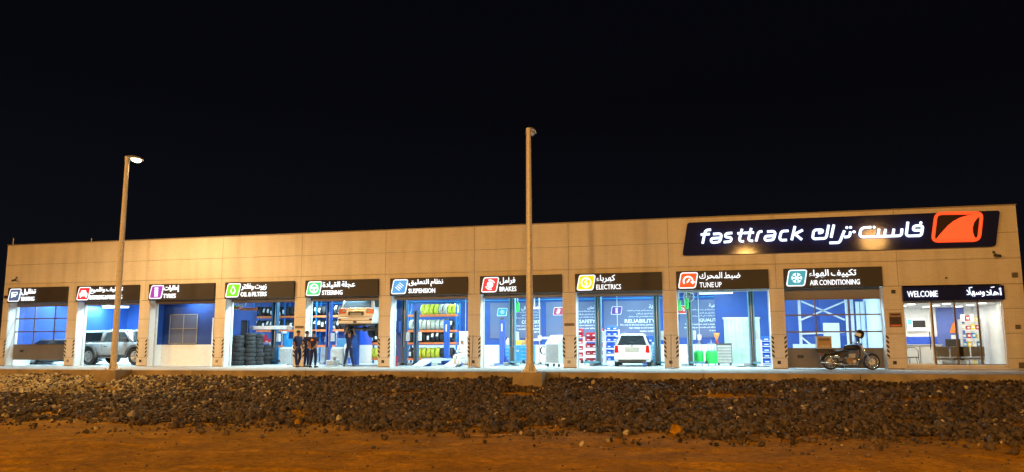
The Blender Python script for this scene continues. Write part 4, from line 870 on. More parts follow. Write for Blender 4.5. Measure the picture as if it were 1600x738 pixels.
tyre_changer(441, 6., 'blue tyre changer behind the dark oil bay lift post'); tyre_changer(525, 6.3, 'blue tyre changer behind the blue steering lift post', 'lift_blue', .4)
def balancer(px, y, label, m='light_grey', rz=0):
    t = thing('wheel_balancer', label, 'wheel balancer', (X(px, y), y, 0), rz)
    MB().prism([(-.3, 0), (.35, 0), (.35, .85), (.1, .95), (-.3, .85)], 'x', -.4, .3).build('cabinet', m, t); MB().box(-.35, .2, .28, .36, .94, 1.4, .02).build('display', 'cyan_blue', t); MB().cyl((.3, 0, .7), (.62, 0, .7), .03).build('shaft', 'steel', t)
    MB().lathe([(.36, 0), (.4, .05), (.4, .25), (.36, .3), (.34, .25), (.34, .05)], (.38, 0, .78), 'x', 18, True).build('wheel_guard', 'white_gloss', t)
balancer(450, 5., 'pale wheel balancer behind the watching mechanics'); balancer(531, 3.6, 'pale wheel balancer beside the blue steering lift post'); 
t = thing('jack_unit', 'low grey jack unit on the floor by the reaching mechanic', 'jack', (X(520, 1.6), 1.6, 0)); MB().box(-.3, .35, -.2, .2, .03, .3, .05).build('body', 'light_grey', t); MB().cyl((.1, 0, .3), (.1, 0, .45), .08, n=12).build('pump', 'mid_grey', t); MB().tube([(.3, 0, .15), (.8, -.3, .02), (1.3, -.25, .02), (1.8, .1, .02), (2.6, .0, .02)], .016, 6).build('hose', 'black', t)
for px, y, m, lb in ((433, 5.6, 'cyan_blue', 'light blue drum beside the dark lift post'), (451, 6.2, 'cyan_blue', 'light blue drum behind the watching mechanics')):
    t = thing('oil_drum', lb, 'drum', (X(px, y), y, 0)); MB().lathe([(0, 0), (.28, 0), (.29, .02), (.28, .04), (.28, .29), (.295, .31), (.28, .33), (.28, .58), (.295, .6), (.28, .62), (.28, .85), (.29, .87), (.28, .885), (0, .88)], (0, 0, 0), 'z', 20).build('drum', m, t); MB().cyl((.1, .05, .88), (.1, .05, .91), .04).build('bung', 'steel', t)
# white and blue locker wall behind the raised car
p0, p1 = at(561, 512, 6.8), at(580, 566, 6.8); t = thing('inner_door', 'white and blue door leaf behind the reaching mechanic', 'door', (p0.x, 6.8, 0))
MB().box(.0, p1.x-p0.x, 0, .06, 0, 1.05).build('lower_leaf', 'white_paint', t); MB().box(.0, p1.x-p0.x, 0, .05, 1.055, 2.1).build('upper_leaf', 'bin_blue', t); MB().box(-.14, -.005, -.02, .07, 0, 2.12).build('door_frame', 'white_paint', t)
# small equipment trolley in the tune up bay
t = thing('service_cart', 'small white service cart at the left of the tune up bay', 'cart', (X(1067, 3.), 3., 0)); MB().box(-.25, .25, -.2, .2, .42, .5, .01).build('top_tray', 'white_gloss', t); MB().box(-.25, .25, -.2, .2, .12, .18, .01).build('lower_tray', 'light_grey', t)
for sx in (-.23, .23):
    for sy in (-.18, .18): MB().cyl((sx, sy, .0), (sx, sy, .6), .018, n=6).build('leg', 'steel', t)
# boards leaning on the piers
for i, lbl in ((6, 'thin poles of a grey-footed barrier before the pier between suspension and brakes'), (8, 'single thin pole on a flat foot before the pier between electrics and tune up')):
    x0, x1 = piers[i]; t = thing('barrier_post', lbl, 'barrier', ((x0+x1)/2-.02, -.32, -.004)); MB().lathe([(0, 0), (.2, 0), (.2, .02), (.05, .07), (0, .07)], (0, 0, 0), 'z', 14).build('foot', 'mid_grey', t)
    MB().cyl((0, 0, .06), (0.03, .12, 1.5), .014, n=6).build('pole', 'bronze_frame', t)
    if i == 6: MB().cyl((-.1, 0, .05), (-.13, .1, 1.5), .014, n=6).build('pole', 'bronze_frame', t)
t = thing('waste_bin', 'small dark red waste bin at the suspension bay jamb', 'bin', (X(617, 1.6), 1.6, 0)); MB().lathe([(0, 0), (.14, 0), (.18, .5), (.19, .5), (.17, .47), (0, .1)], (0, 0, 0), 'z', 14).build('bucket', 'bin_red', t); MB().tube([(.18*math.cos(a*.4), .18*math.sin(a*.4), .5) for a in range(16)], .012, 6, True).build('rim', 'dark_grey', t)
t = thing('air_compressor', 'white box unit standing behind the seated man', 'unit', (X(728, 5.0), 5.0, 0)); MB().box(-.3, .3, -.3, .3, .05, 1.75, .03).build('housing', 'white_gloss', t); MB().box(-.2, .2, -.31, -.301, 1.2, 1.5).build('grille', 'light_grey', t); MB().box(-.28, .28, -.28, .28, 0, .05).build('plinth', 'dark_grey', t)
# pipes, cables and hoses
for i in range(3, 9):
    x = i*P+.9; MB().cyl((x, DEP-.07, 1.05), (x, DEP-.07, 4.49), .022, n=6).build('conduit', 'light_grey', BL); MB().box(x-.1, x+.1, DEP-.14, DEP-.035, 1.25, 1.55, .01).build('switch_box', 'white_gloss', BL)
MB().cyl((13., DEP-.09, 3.62), (44.5, DEP-.09, 3.62), .035, n=8).build('air_pipe', 'cyan_blue', BL)
for j, (px, y, lb) in enumerate(((448, 2.2, 'black air hose lying on the floor behind the watching mechanics'), (765, 2.2, 'black hose curled on the brakes bay floor'), (921, 2.6, 'black cable trailing across the electrics bay floor'), (1150, 2.4, 'black hose looped on the tune up bay floor'))):
    x = X(px, y); MB().tube([(x+.06*k+.35*math.cos(k*.6)*(1-k/30), y+.22*math.sin(k*.6), .02+.012*(k % 3)) for k in range(26)], .016, 6).build('floor_hose', 'black_rubber', label=lb, cat='hose')
# ================================================================== the office
YO = 5.2
MB().box(45.08, 49.38, YO, YO+.1, 0, 3.3).build('office_wall', 'white_paint', BL); MB().box(49.3, 49.38, .31, YO, 0, 3.3).build('office_wall', 'white_paint', BL)
MB().box(45.08, 49.3, .31, YO, 2.70, 2.80).build('office_ceiling', 'white_paint', BL)
a_ = X(1468, YO-.05); b_ = X(1512, YO-.05); MB().box(a_, b_, YO-.03, YO-.002, 0, 2.94).build('office_wall_blue', 'office_blue', BL)
MB().box(45.09, a_-.01, YO-.02, YO-.002, .95, 1.35).build('blue_band', 'bin_blue', BL)
for k in range(9):
    x = 45.7+(k % 3)*1.35; y = 1.1+(k//3)*1.5
    d = MB().cyl((x, y, 2.698), (x, y, 2.68), .15, n=18).build('down_light', 'down_light', BL)
    l = bpy.data.lights.new('down_light_lamp', 'AREA'); l.shape = 'DISK'; l.size = .28; l.energy = 21; l.color = (1., .94, .82); lo = bpy.data.objects.new('down_light_lamp', l); COL.objects.link(lo); lo.parent = d; lo.location = (x, y, 2.672)
p0, p1 = at(1416, 497, YO-.1), at(1448, 518, YO-.1)
t = thing('wall_screen', 'wall screen showing a blue and white page above the counter', 'screen', (p0.x, YO-.1, p1.z)); Wd, Hd = p1.x-p0.x, p0.z-p1.z
MB().box(0, Wd, 0, .06, 0, Hd, .005).build('bezel', 'light_grey', t); MB().box(.02, Wd-.02, -.006, -.001, .02, Hd-.02).build('display', 'screen_white', t); MB().box(Wd*.3, Wd-.03, -.012, -.007, Hd*.28, Hd*.82).build('dark_window', 'black', t); MB().box(.05, Wd*.26, -.012, -.007, Hd*.5, Hd*.9).build('blue_tile', 'screen', t)
# glazing
gx = [X(p_, .1, 520) for p_ in (1413, 1458.5, 1494.5, 1531, 1570)]; gx[0] = 45.13; gx[4] = 48.77
sf = put('shop_front', None, BL, (0, .1, 0))
for k in range(4): MB().box(gx[k]+.03, gx[k+1]-.03, 0, .012, .22, 2.75).build('pane', 'shop_glass', sf)
for k, x in enumerate(gx): MB().box(x-.03 if k else x, x+.03 if k < 4 else x, -.03, .04, .19, 2.77).build('mullion', 'bronze_frame' if k not in (0, 4) else 'white_gloss', sf)
MB().box(gx[0]+.03, gx[1]-.03, -.035, .035, .19, .24).build('door_rail', 'white_gloss', sf); MB().box(gx[1]-.075, gx[1]-.035, -.035, .045, .25, 2.75).build('door_stile', 'white_gloss', sf)
for z in (1.1,): MB().cyl((gx[1]-.16, -.06, z-.3), (gx[1]-.16, -.06, z+.42), .018, n=8).build('door_handle', 'black', sf)
MB().box(gx[1]+.03, gx[4]-.0, -.02, .03, .19, .22).build('bottom_rail', 'bronze_frame', sf)
MB().box(44.9, 49.6, -.5, -.004, -.003, .06, .01).build('office_step', 'concrete', BL)
t = thing('reception_counter', 'white reception counter behind the office door pane', 'counter', (X(1440, 2.6), 2.6, 0)); MB().box(-.95, .75, -.25, .35, 0, .95, .01).build('counter_body', 'white_paint', t); MB().box(-1., .8, -.3, .4, .952, 1.0, .01).build('counter_top', 'light_grey', t)
for dx in (-.1,): MB().box(dx-.012, dx+.012, -.262, -.252, .02, .93).build('panel_joint', 'dark_grey', t)
for px, y, lb in ((1427, 1.2, 'black wire chair before the reception counter'),):
    t = thing('wire_chair', lb, 'chair', (X(px, y), y, 0)); MB().tube([(.22*math.cos(a*.52), .2*math.sin(a*.52), .47) for a in range(12)], .02, 6, True).build('seat_ring', 'black', t); MB().cyl((0, 0, .45), (0, 0, .49), .21, n=14).build('seat', 'bench_dark', t)
    MB().tube([(-.22, .05, .48), (-.24, .15, .75), (-.12, .2, .88), (.12, .2, .88), (.24, .15, .75), (.22, .05, .48)], .016, 6).build('backrest', 'black', t)
    for sx in (-1, 1):
        for sy in (-1, 1): MB().cyl((sx*.16, sy*.14, .46), (sx*.22, sy*.2, 0), .014, n=6).build('leg', 'black', t)
for px, n_, y, lb in ((1482, 2, 1.1, 'dark two-seat waiting bench behind the second office pane'), (1514, 2, 1.1, 'dark two-seat waiting bench behind the third office pane')):
    t = thing('waiting_bench', lb, 'bench', (X(px, y), y, 0))
    for k in range(n_):
        x = (k-.5)*.55; MB().box(x-.25, x+.25, -.22, .22, .42, .47, .015).build('seat', 'bench_dark', t); MB().box(x-.25, x+.25, -.27, -.22, .50, .92, .015).build('backrest', 'bench_dark', t); MB().box(x-.2, x-.16, -.24, -.2, .4, .55).build('bracket', 'steel', t)
    MB().box(-.6, .6, -.03, .03, .36, .415).build('beam', 'steel', t)
    for sx in (-.45, .45): MB().box(sx-.02, sx+.02, -.25, .25, 0, .04).box(sx-.02, sx+.02, -.03, .03, .04, .36).build('leg', 'steel', t)
y = 3.4; t = thing('product_shelf', 'tall glass-sided shelf of goods inside the office', 'shelf', (X(1520, y), y, 0))
for x in (-.4, .4): MB().box(x-.02, x+.02, -.2, .2, 0, 2.1).build('side', 'light_grey', t)
for k in range(6): MB().box(-.379, .379, -.2, .2, .1+k*.38, .12+k*.38).build('shelf_board', 'white_gloss', t)
bk = 0
for k in range(6):
    for j in range(4):
        h_ = random.uniform(.14, .3); m = random.choice(['white_gloss', 'bin_red', 'yellow', 'light_grey', 'silver_wrap', 'cyan_blue', 'white_gloss'])
        b = thing('boxed_product', 'small boxed product standing on the office shelf', 'box', (X(1520, y)-.29+j*.19, y-.05, .122+k*.38), random.uniform(-.1, .1), 'products on the office shelf'); MB().box(-.075, .075, -.06, .06, 0, h_, .004).build('carton', m, b); MB().box(-.05, .05, -.0635, -.0605, h_*.3, h_*.7).build('front_print', 'print_white', b)
y = 4.9; q = at(1490, 512, YO-.06); t = thing('fin_emblem', 'orange fin emblem with white letters on the blue office wall', 'emblem', (q.x, YO-.035, q.z)); MB().prism([(-.18, -.25), (.2, -.25), (.12, .0), (.16, .4), (-.05, .15)], 'y', -.02, .0).build('fin', 'orange', t)
for z in (-.55, -.85): MB().box(-.13, .13, -.02, 0, z, z+.2, .004).build('white_letter', 'print_white', t)
q = at(1480, 540, 2.9); t = thing('office_desk', 'low office desk with a black monitor behind the waiting bench', 'desk', (q.x, 3.0, 0)); MB().box(-.7, .7, -.35, .35, .7, .75, .01).build('desk_top', 'light_grey', t); MB().box(-.68, .68, .3, .33, .1, .7).build('modesty_panel', 'white_paint', t)
for sx in (-.66, .66): MB().box(sx-.02, sx+.02, -.33, .33, 0, .7).build('leg', 'light_grey', t)
t2 = thing('monitor', 'black monitor standing on the office desk', 'monitor', (q.x+.25, 2.95, .751)); MB().box(-.3, .3, -.02, .02, .12, .48, .01).build('display_case', 'black', t2); MB().box(-.1, .1, -.08, .08, 0, .015).build('foot', 'black', t2); MB().box(-.02, .02, 0, .03, .015, .15).build('neck', 'black', t2)
# ================================================================== vehicles (local frame: nose +x, y to the left, z up)
def wheel(t, x, y, R, w_, rimmat='rim', side=1):
    wh = put('wheel', None, t, (x, y, R))
    pr = [(R*.62, -w_*.4), (R*.72, -w_*.5), (R*.9, -w_*.5), (R*.98, -w_*.38), (R, -w_*.2), (R, w_*.2), (R*.98, w_*.38), (R*.9, w_*.5), (R*.72, w_*.5), (R*.62, w_*.4)]
    MB().lathe(pr, (0, 0, 0), 'y', 26, True).build('tyre', 'black_rubber', wh)
    o = side*w_*.36; mb = MB(); mb.lathe([(R*.63, o-side*.06), (R*.63, o), (R*.56, o+side*.012), (R*.53, o-side*.03), (R*.2, o-side*.05)], (0, 0, 0), 'y', 26)
    for k in range(6):
        a = k*math.pi/3; mb.bar((R*.12*math.cos(a), o-side*.01, R*.12*math.sin(a)), (R*.56*math.cos(a), o-side*.005, R*.56*math.sin(a)), .05, .05)
    mb.cyl((0, o-side*.06, 0), (0, o+side*.005, 0), R*.16, n=12); mb.build('rim', rimmat, wh)
    MB().cyl((0, o-side*.11, 0), (0, o-side*.07, 0), R*.5, n=20).build('brake_disc', 'dark_grey', wh)
    return wh
def frustum(x0, x1, w0, z0, x2, x3, w1, z1, bev=.14):
    bm = bmesh.new(); vs = [bm.verts.new(p) for p in ((x0, -w0, z0), (x1, -w0, z0), (x1, w0, z0), (x0, w0, z0), (x2, -w1, z1), (x3, -w1, z1), (x3, w1, z1), (x2, w1, z1))]
    for f in ((0, 3, 2, 1), (4, 5, 6, 7), (0, 1, 5, 4), (1, 2, 6, 5), (2, 3, 7, 6), (3, 0, 4, 7)): bm.faces.new([vs[i] for i in f])
    bm.edges.ensure_lookup_table(); es = [e for e in bm.edges if max(v.co.z for v in e.verts) > z0+.01]
    bmesh.ops.bevel(bm, geom=es, offset=bev, segments=4, profile=.6, affect='EDGES'); return bm
def patch(c00, c10, c11, c01, u0, u1, v0, v1, off, n=4):
    """slightly proud patch on a bilinear face"""
    c = [Vector(p) for p in (c00, c10, c11, c01)]; nn = (c[1]-c[0]).cross(c[3]-c[0]).normalized(); g = []
    def S(u, v): return (c[0]*(1-u)+c[1]*u)*(1-v)+(c[3]*(1-u)+c[2]*u)*v
    pts = [S(u, v) for u, v in ((u0, v0), (u1, v0), (u1, v1), (u0, v1))]
    return [p+nn*off for p in pts]+[p-nn*.03 for p in pts], [(0, 1, 2, 3), (7, 6, 5, 4), (0, 4, 5, 1), (1, 5, 6, 2), (2, 6, 7, 3), (3, 7, 4, 0)]
def lower_body(L, W, xf, xr, R, zc, top, wid, arch=1.13):
    base = np.linspace(-L/2, L/2, 25).tolist()
    for xw in (xf, xr): base += np.linspace(xw-R*arch, xw+R*arch, 13).tolist()
    base = sorted(set(round(b, 3) for b in base)); secs = []
    tx, tz = zip(*top); wx, ww = zip(*wid)
    for x in base:
        zb = zc
        for xw in (xf, xr):
            d = abs(x-xw)
            if d < R*arch: zb = max(zb, R+math.sqrt(max(0, (R*arch)**2-d*d))-.01)
        if x < -L/2+.12 or x > L/2-.12: zb = max(zb, zc+.08)
        zt = float(np.interp(x, tx, tz)); hw = W/2*float(np.interp(x, wx, ww)); zb = min(zb, zt-.14); mid = zb+(zt-zb)*.5
        half = [(hw*.95, zb), (hw, zb+(zt-zb)*.15), (hw*1.0, mid), (hw*.985, zt-.1*(zt-zb)), (hw*.93, zt), (hw*.5, zt+.018)]
        secs.append([(x, y, z) for y, z in half]+[(x, 0, zt+.022)]+[(x, -y, z) for y, z in reversed(half)])
    return MB().loft(secs)
def car(name, label, cat, loc, rz, paint, L, W, xf, xr, R, zc, top, wid, cab, tw=.22, rim='rim', track=None):
    t = thing(name, label, cat, loc, rz)
    lower_body(L, W, xf, xr, R, zc, top, wid).build('body', paint, t)
    MB().box(-L/2+.25, L/2-.25, -W/2+.3, W/2-.3, zc-.06, zc+.12).build('underbody', 'black', t)
    tr = track or (W/2-tw/2-.01)
    for x in (xf, xr):
        for s in (-1, 1): wheel(t, x, s*tr, R, tw, rim, s)
    for (x0, x1, w0, z0, x2, x3, w1, z1, kind) in cab:
        MB().bmesh(frustum(x0, x1, w0, z0, x2, x3, w1, z1), True).build('cabin' if kind != 'canopy' else 'canopy', paint, t)
        cn = {k: p for k, p in zip('abcdefgh', ((x0, -w0, z0), (x1, -w0, z0), (x1, w0, z0), (x0, w0, z0), (x2, -w1, z1), (x3, -w1, z1), (x3, w1, z1), (x2, w1, z1)))}
        sets = {'two': ((.05, .46), (.52, .95)), 'three': ((.04, .24), (.29, .58), (.64, .96)), 'canopy': ((.08, .92),)}[kind]
        for u0, u1 in sets:
            for sd in (0, 1):
                c = ('a', 'b', 'f', 'e') if sd == 0 else ('c', 'd', 'h', 'g'); uu = (u0, u1) if sd == 0 else (1-u1, 1-u0)
                v, f = patch(*[cn[k] for k in c], uu[0], uu[1], .12, .82, .008); MB().add(v, f).build('side_window', 'car_glass', t)
        v, f = patch(cn['d'], cn['a'], cn['e'], cn['h'], .08, .92, .10, .86, .008); MB().add(v, f).build('rear_window', 'car_glass', t)
        if kind != 'canopy':
            v, f = patch(cn['b'], cn['c'], cn['g'], cn['f'], .06, .94, .08, .9, .008); MB().add(v, f).build('windscreen', 'car_glass', t)
    return t
# --- white hatchback in the electrics bay: rear to the street
yh = 2.5; L, W = 3.7, 1.68; xh = X(986.5, yh+.05)
HB = car('hatchback_car', 'white hatchback parked nose-in between the lifts of the electrics bay', 'car', (xh, yh+L/2, 0), math.radians(91.5), 'car_white', L, W, 1.13, -1.2, .29, .2,
    [(-1.85, .93), (-1.6, .97), (.7, .98), (1.2, .9), (1.7, .74), (1.85, .6)], [(-1.85, .88), (-1.75, .95), (-1.5, 1.), (1.2, 1.), (1.6, .93), (1.85, .78)], [(-1.80, 1.05, .80, .90, -1.36, .35, .56, 1.48, 'three')], .18)
for s in (-1, 1):
    MB().prism([(s*.79, .62), (s*.60, .62), (s*.63, .94), (s*.75, .94)], 'x', -1.872, -1.80).build('tail_light', 'tail_red', HB); MB().box(-.1, .12, s*.84-.06, s*.84+.06, .98, 1.1, .02).build('wing_mirror', 'car_white', HB) if False else None
    MB().box(.62, .80, s*.88-.08, s*.88+.08, .96, 1.08, .03).build('wing_mirror', 'car_white', HB)
    MB().box(-1.86, -1.70, s*.62-.1, s*.62+.1, .28, .34, .01).build('reflector', 'tail_red', HB) if False else None
MB().box(-1.93, -1.80, -.8, .8, .30, .60, .05).build('rear_bumper', 'car_white', HB); MB().box(-1.915, -1.83, -.62, .62, .21, .295, .01).build('bumper_insert', 'black', HB)
pt = MB().box(-1.878, -1.848, -.32, .32, .68, .84, .006).build('number_plate', 'plate', HB); MB().box(-1.89, -1.86, -.36, .36, .865, .89, .008).build('plate_garnish', 'car_white', HB)
lt = MB().box(-1.885, -1.87, -.06, .06, .905, .945, .004).build('badge', 'chrome', HB); MB().cyl((-1.9, -.5, .22), (-1.78, -.5, .22), .03, n=10).build('exhaust_tip', 'steel', HB)
HB.scale = (1.05,)*3
MB().tube([(-1.75, .25, 1.0), (-1.68, .05, 1.1), (-1.74, -.12, 1.02)], .01, 5).build('wiper', 'black', HB)
# --- white four-wheel drive raised on the lift in the steering bay
ys = .95; L, W = 4.9, 1.96; LZ = 1.74; q0, q1 = X(527.5, ys), X(595, ys)
SV = car('raised_car', 'white four-wheel drive raised high on the lift of the steering bay', 'car', (X(556, ys+.1), ys+L/2, LZ), math.radians(90), 'car_white', L, W, 1.45, -1.42, .39, .38,
    [(-2.45, 1.12), (-2.2, 1.15), (.9, 1.16), (1.6, 1.1), (2.3, 1.02), (2.45, .85)], [(-2.45, .95), (-2.2, 1.), (1.8, 1.), (2.2, .95), (2.45, .85)], [(-2.36, 1.3, .93, 1.1, -2.14, .5, .76, 1.86, 'three')], .26)
for s in (-1, 1):
    MB().prism([(s*.94, .86), (s*.56, .88), (s*.52, 1.04), (s*.62, 1.12), (s*.93, 1.1)], 'x', -2.476, -2.38).build('tail_light', 'tail_red', SV); MB().box(-2.481, -2.44, s*.63-.1, s*.63+.1, .96, 1.06, .01).build('clear_lens', 'plate', SV)
    MB().box(-2.56, -2.5, s*.83-.08, s*.83+.08, .53, .62, .01).build('reflector', 'tail_red', SV)
MB().box(-2.56, -2.40, -.96, .96, .36, .70, .06).build('rear_bumper', 'car_white', SV); MB().box(-2.57, -2.5, -.9, .9, .515, .54).build('bumper_groove', 'dark_grey', SV)
MB().box(-2.485, -2.455, -.42, .42, .78, .98, .01).build('plate_recess', 'dark_grey', SV); MB().box(-2.50, -2.487, -.30, .30, .79, .91, .005).build('number_plate', 'plate', SV); MB().box(-2.505, -2.46, -.48, .48, .985, 1.03, .01).build('chrome_garnish', 'chrome', SV)
MB().cyl((-2.482, 0, 1.075), (-2.47, 0, 1.075), .04, n=12).build('badge', 'chrome', SV); MB().box(-2.60, -2.45, -.08, .08, .40, .50, .01).build('tow_hitch', 'black', SV)
for c in SV.children:
    if c.name.startswith('wheel'): c.location.z -= .30          # suspension hanging at full droop
MB().box(-2.464, -2.458, -.86, .86, .715, .722).build('tailgate_seam', 'dark_grey', SV); MB().box(-2.55, -2.42, -.9, .9, .30, .358, .02).build('lower_valance', 'black', SV)
MB().cyl((-1.42, -.8, .12), (-1.42, .8, .12), .07, n=10).build('rear_axle', 'dark_grey', SV); MB().ell((-1.42, 0, .12), .16, .16, .15).build('differential', 'dark_grey', SV); MB().cyl((-1.2, 0, .16), (1., 0, .4), .04).build('drive_shaft', 'steel', SV)
MB().tube([(-2.5, -.62, .33), (-2., -.6, .33), (-1.6, -.5, .42), (.5, -.3, .36)], .035, 8).build('exhaust_pipe', 'steel', SV); MB().cyl((-2.15, 0, .26), (-2.15, 0, .42), .34, n=20).build('spare_wheel', 'black_rubber', SV)
for s in (-1, 1):                              # lift arms under the sills
    x = SV.location.x+s*1.25
    t = thing('car_lift', 'blue two-arm lift column holding up the white car on its %s side' % ('wall' if s < 0 else 'tyre rack'), 'lift arm', (x, ys+L/2, LZ+.20)); MB().bar((0, 0, 0), (-s*.55, -.9, 0), .12, .1).build('front_arm', 'lift_blue', t); MB().bar((0, 0, 0), (-s*.55, 1.1, 0), .12, .1).build('rear_arm', 'lift_blue', t); MB().box(-.12, .12, -.14, .14, -.25, .35, .02).build('carriage', 'lift_blue', t)
    MB().cyl((-s*.55, -.9, .05), (-s*.55, -.9, .14), .07).build('pad', 'black_rubber', t); MB().cyl((-s*.55, 1.1, .05), (-s*.55, 1.1, .14), .07).build('pad', 'black_rubber', t)
    MB().box(-.14, .14, .15, .45, -LZ-.2, 2.5).build('post', 'lift_blue', t)
# --- silver pickup parked across the detailing bay
L, W = 5.3, 1.98; wx = X(142, 1.75)
PK = car('pickup_truck', 'silver pickup with canopy parked sideways inside the detailing bay', 'pickup', (wx+1.62, 1.5+.95, 0), math.radians(-3), 'car_silver', L, W, 1.55, -1.62, .48, .52,
    [(-2.65, 1.22), (-.9, 1.24), (.75, 1.25), (1.1, 1.24), (2.3, 1.16), (2.55, 1.08), (2.65, .95)], [(-2.65, .96), (-2.4, 1.), (2.2, 1.), (2.5, .96), (2.65, .9)],
    [(-.72, 1.25, .92, 1.2, -.58, .55, .74, 1.93, 'two'), (-2.6, -.76, .9, 1.2, -2.5, -.74, .76, 1.91, 'canopy')], .30)
for s in (-1, 1):
    for xw in (1.55, -1.62):
        MB().tube([(xw+.58*math.cos(math.radians(a)), s*(W/2+.01), .48+.58*math.sin(math.radians(a))) for a in range(-8, 189, 14)], .085, 8).build('fender_flare', 'dark_grey', PK)
    MB().box(.78, .98, s*1.06-.1, s*1.06+.1, 1.28, 1.5, .03).build('wing_mirror', 'dark_grey', PK)
    MB().box(-.85, 1.0, s*.97-.08, s*.97+.08, .38, .46, .02).build('side_step', 'dark_grey', PK)
    for x in (.12, -.55): MB().box(x, x+.16, s*(W/2+.012)-.012, s*(W/2+.012)+.012, 1.0, 1.05, .005).build('door_handle', 'dark_grey', PK)
    MB().box(2.45, 2.62, s*.75-.18, s*.75+.18, .82, 1.02, .03).build('headlight', 'lens_off', PK); MB().box(-2.68, -2.6, s*.88-.08, s*.88+.08, .8, 1.15, .02).build('tail_light', 'tail_red', PK)
    for x in (-.70, .22, 1.0): MB().box(x-.006, x+.006, s*(W/2)-.004, s*(W/2)+.006, .6, 1.12).build('door_seam', 'dark_grey', PK)
    for k in range(4): MB().prism([(-2.5+k*.2, .98), (-2.36+k*.2, .98), (-2.26+k*.2, 1.16), (-2.4+k*.2, 1.16)], 'y', s*(W/2-.006)-.012, s*(W/2-.006)+.012).build('side_graphic', 'dark_grey', PK)
MB().box(2.56, 2.76, -.9, .9, .5, .78, .05).build('front_bumper', 'dark_grey', PK); MB().box(-2.78, -2.6, -.9, .9, .52, .72, .04).build('rear_bumper', 'dark_grey', PK); MB().box(2.6, 2.66, -.6, .6, .8, 1.05, .02).build('grille', 'black', PK)
# --- dark car behind the tinting door
L, W = 4.4, 1.76
DC = car('saloon_car', 'dark grey car standing behind the half-raised tinting bay door', 'car', (X(85, 2.8)+.5, 3.0, 0), math.radians(12), 'car_dark', L, W, 1.35, -1.35, .31, .22,
    [(-2.2, .95), (-1.6, .98), (.9, .97), (1.5, .9), (2.1, .74), (2.2, .6)], [(-2.2, .9), (-1.9, 1.), (1.8, 1.), (2.1, .9), (2.2, .8)], [(-1.75, 1.2, .82, .93, -1.1, .4, .62, 1.44, 'two')], .2)
# ================================================================== motorcycle
yb = -.75; xr_, xf_ = X(1297, yb), X(1361.5, yb); wb = xf_-xr_
MC = thing('motorcycle', 'black cruiser motorcycle with orange delivery box before the aircon bay door', 'motorcycle', (xr_, yb, -.004), 0)
def mwheel(x, R, w_, rear):
    wh = put('wheel', None, MC, (x, 0, R)); MB().lathe([(R*.78, -w_*.4), (R*.88, -w_*.5), (R*.97, -w_*.35), (R, 0), (R*.97, w_*.35), (R*.88, w_*.5), (R*.78, w_*.4)], (0, 0, 0), 'y', 28, True).build('tyre', 'black_rubber', wh)
    mb = MB(); mb.lathe([(R*.79, -.035), (R*.74, -.02), (R*.74, .02), (R*.79, .035)], (0, 0, 0), 'y', 28, True); mb.cyl((0, -.06, 0), (0, .06, 0), .05, n=12)
    for k in range(10): a = k*math.pi/5; mb.cyl((.04*math.cos(a), 0, .04*math.sin(a)), (R*.76*math.cos(a), 0, R*.76*math.sin(a)), .009, n=5)
    mb.build('rim', 'chrome', wh); MB().cyl((0, -.075, 0), (0, -.065, 0), .13, n=18).build('brake_disc', 'steel', wh)
mwheel(0, .325, .16, True); mwheel(wb, .325, .12, False)
MB().tube([(-.05, 0, .31), (.35, .0, .33), (.62, 0, .30), (1.0, 0, .32), (1.15, 0, .6), (wb-.42, 0, .92)], .03, 8).build('lower_frame', 'black', MC)
MB().tube([(-.25, 0, .72), (.2, 0, .66), (.6, 0, .72), (wb-.45, 0, .9)], .03, 8).build('upper_frame', 'black', MC)
for s in (-1, 1):
    MB().tube([(wb, s*.09, .315), (wb-.25, s*.09, .75), (wb-.46, s*.09, 1.1)], .024, 8).build('fork_leg', 'chrome', MC); MB().tube([(.02, s*.13, .36), (.0+.12, s*.13, .72)], .025, 8).build('shock_absorber', 'chrome', MC)
    MB().tube([(0, s*.1, .31), (.45, s*.1, .34)], .025, 8).build('swing_arm', 'black', MC)
MB().ell((wb-.70, 0, .90), .33, .15, .14, 16, 10).build('fuel_tank', 'black', MC); MB().cyl((wb-.62, 0, .97), (wb-.62, 0, 1.0), .035).build('fuel_cap', 'chrome', MC)
secs = [[(x, w_*math.cos(a), z+h_*math.sin(a)) for a in np.linspace(0, 2*math.pi, 12, endpoint=False)] for x, w_, z, h_ in ((-.2, .09, .80, .03), (-.05, .13, .78, .05), (.2, .14, .72, .06), (.42, .12, .74, .05), (.56, .07, .80, .03))]
MB().loft(secs).build('seat', 'black_rubber', MC)
en = MB().box(.52, .98, -.12, .12, .26, .48, .03).build('engine_block', 'dark_grey', MC); MB().cyl((.72, -.14, .38), (.72, -.18, .38), .13, n=18).build('clutch_cover', 'chrome', en); MB().cyl((.9, -.13, .34), (.9, -.16, .34), .07, n=14).build('cover', 'steel', en)
for k in range(6): z = .48+.03*k; MB().bar((.70+k*.006, 0, z), (.94+k*.006, 0, z+.008), .19, .016).build('cooling_fin', 'steel', en)
MB().tube([(.95, -.08, .56), (1.08, -.12, .42), (.98, -.15, .24), (.55, -.16, .22), (.1, -.18, .27), (-.38, -.18, .33)], [.025, .025, .028, .03, .042, .045], 10).build('exhaust_pipe', 'chrome', MC)
MB().prism([(.3, .48), (.55, .48), (.5, .7), (.28, .68)], 'y', -.11, .11).build('side_cover', 'black', MC); MB().ell((.25, -.1, .56), .14, .05, .11).build('battery_cover', 'chrome', MC)
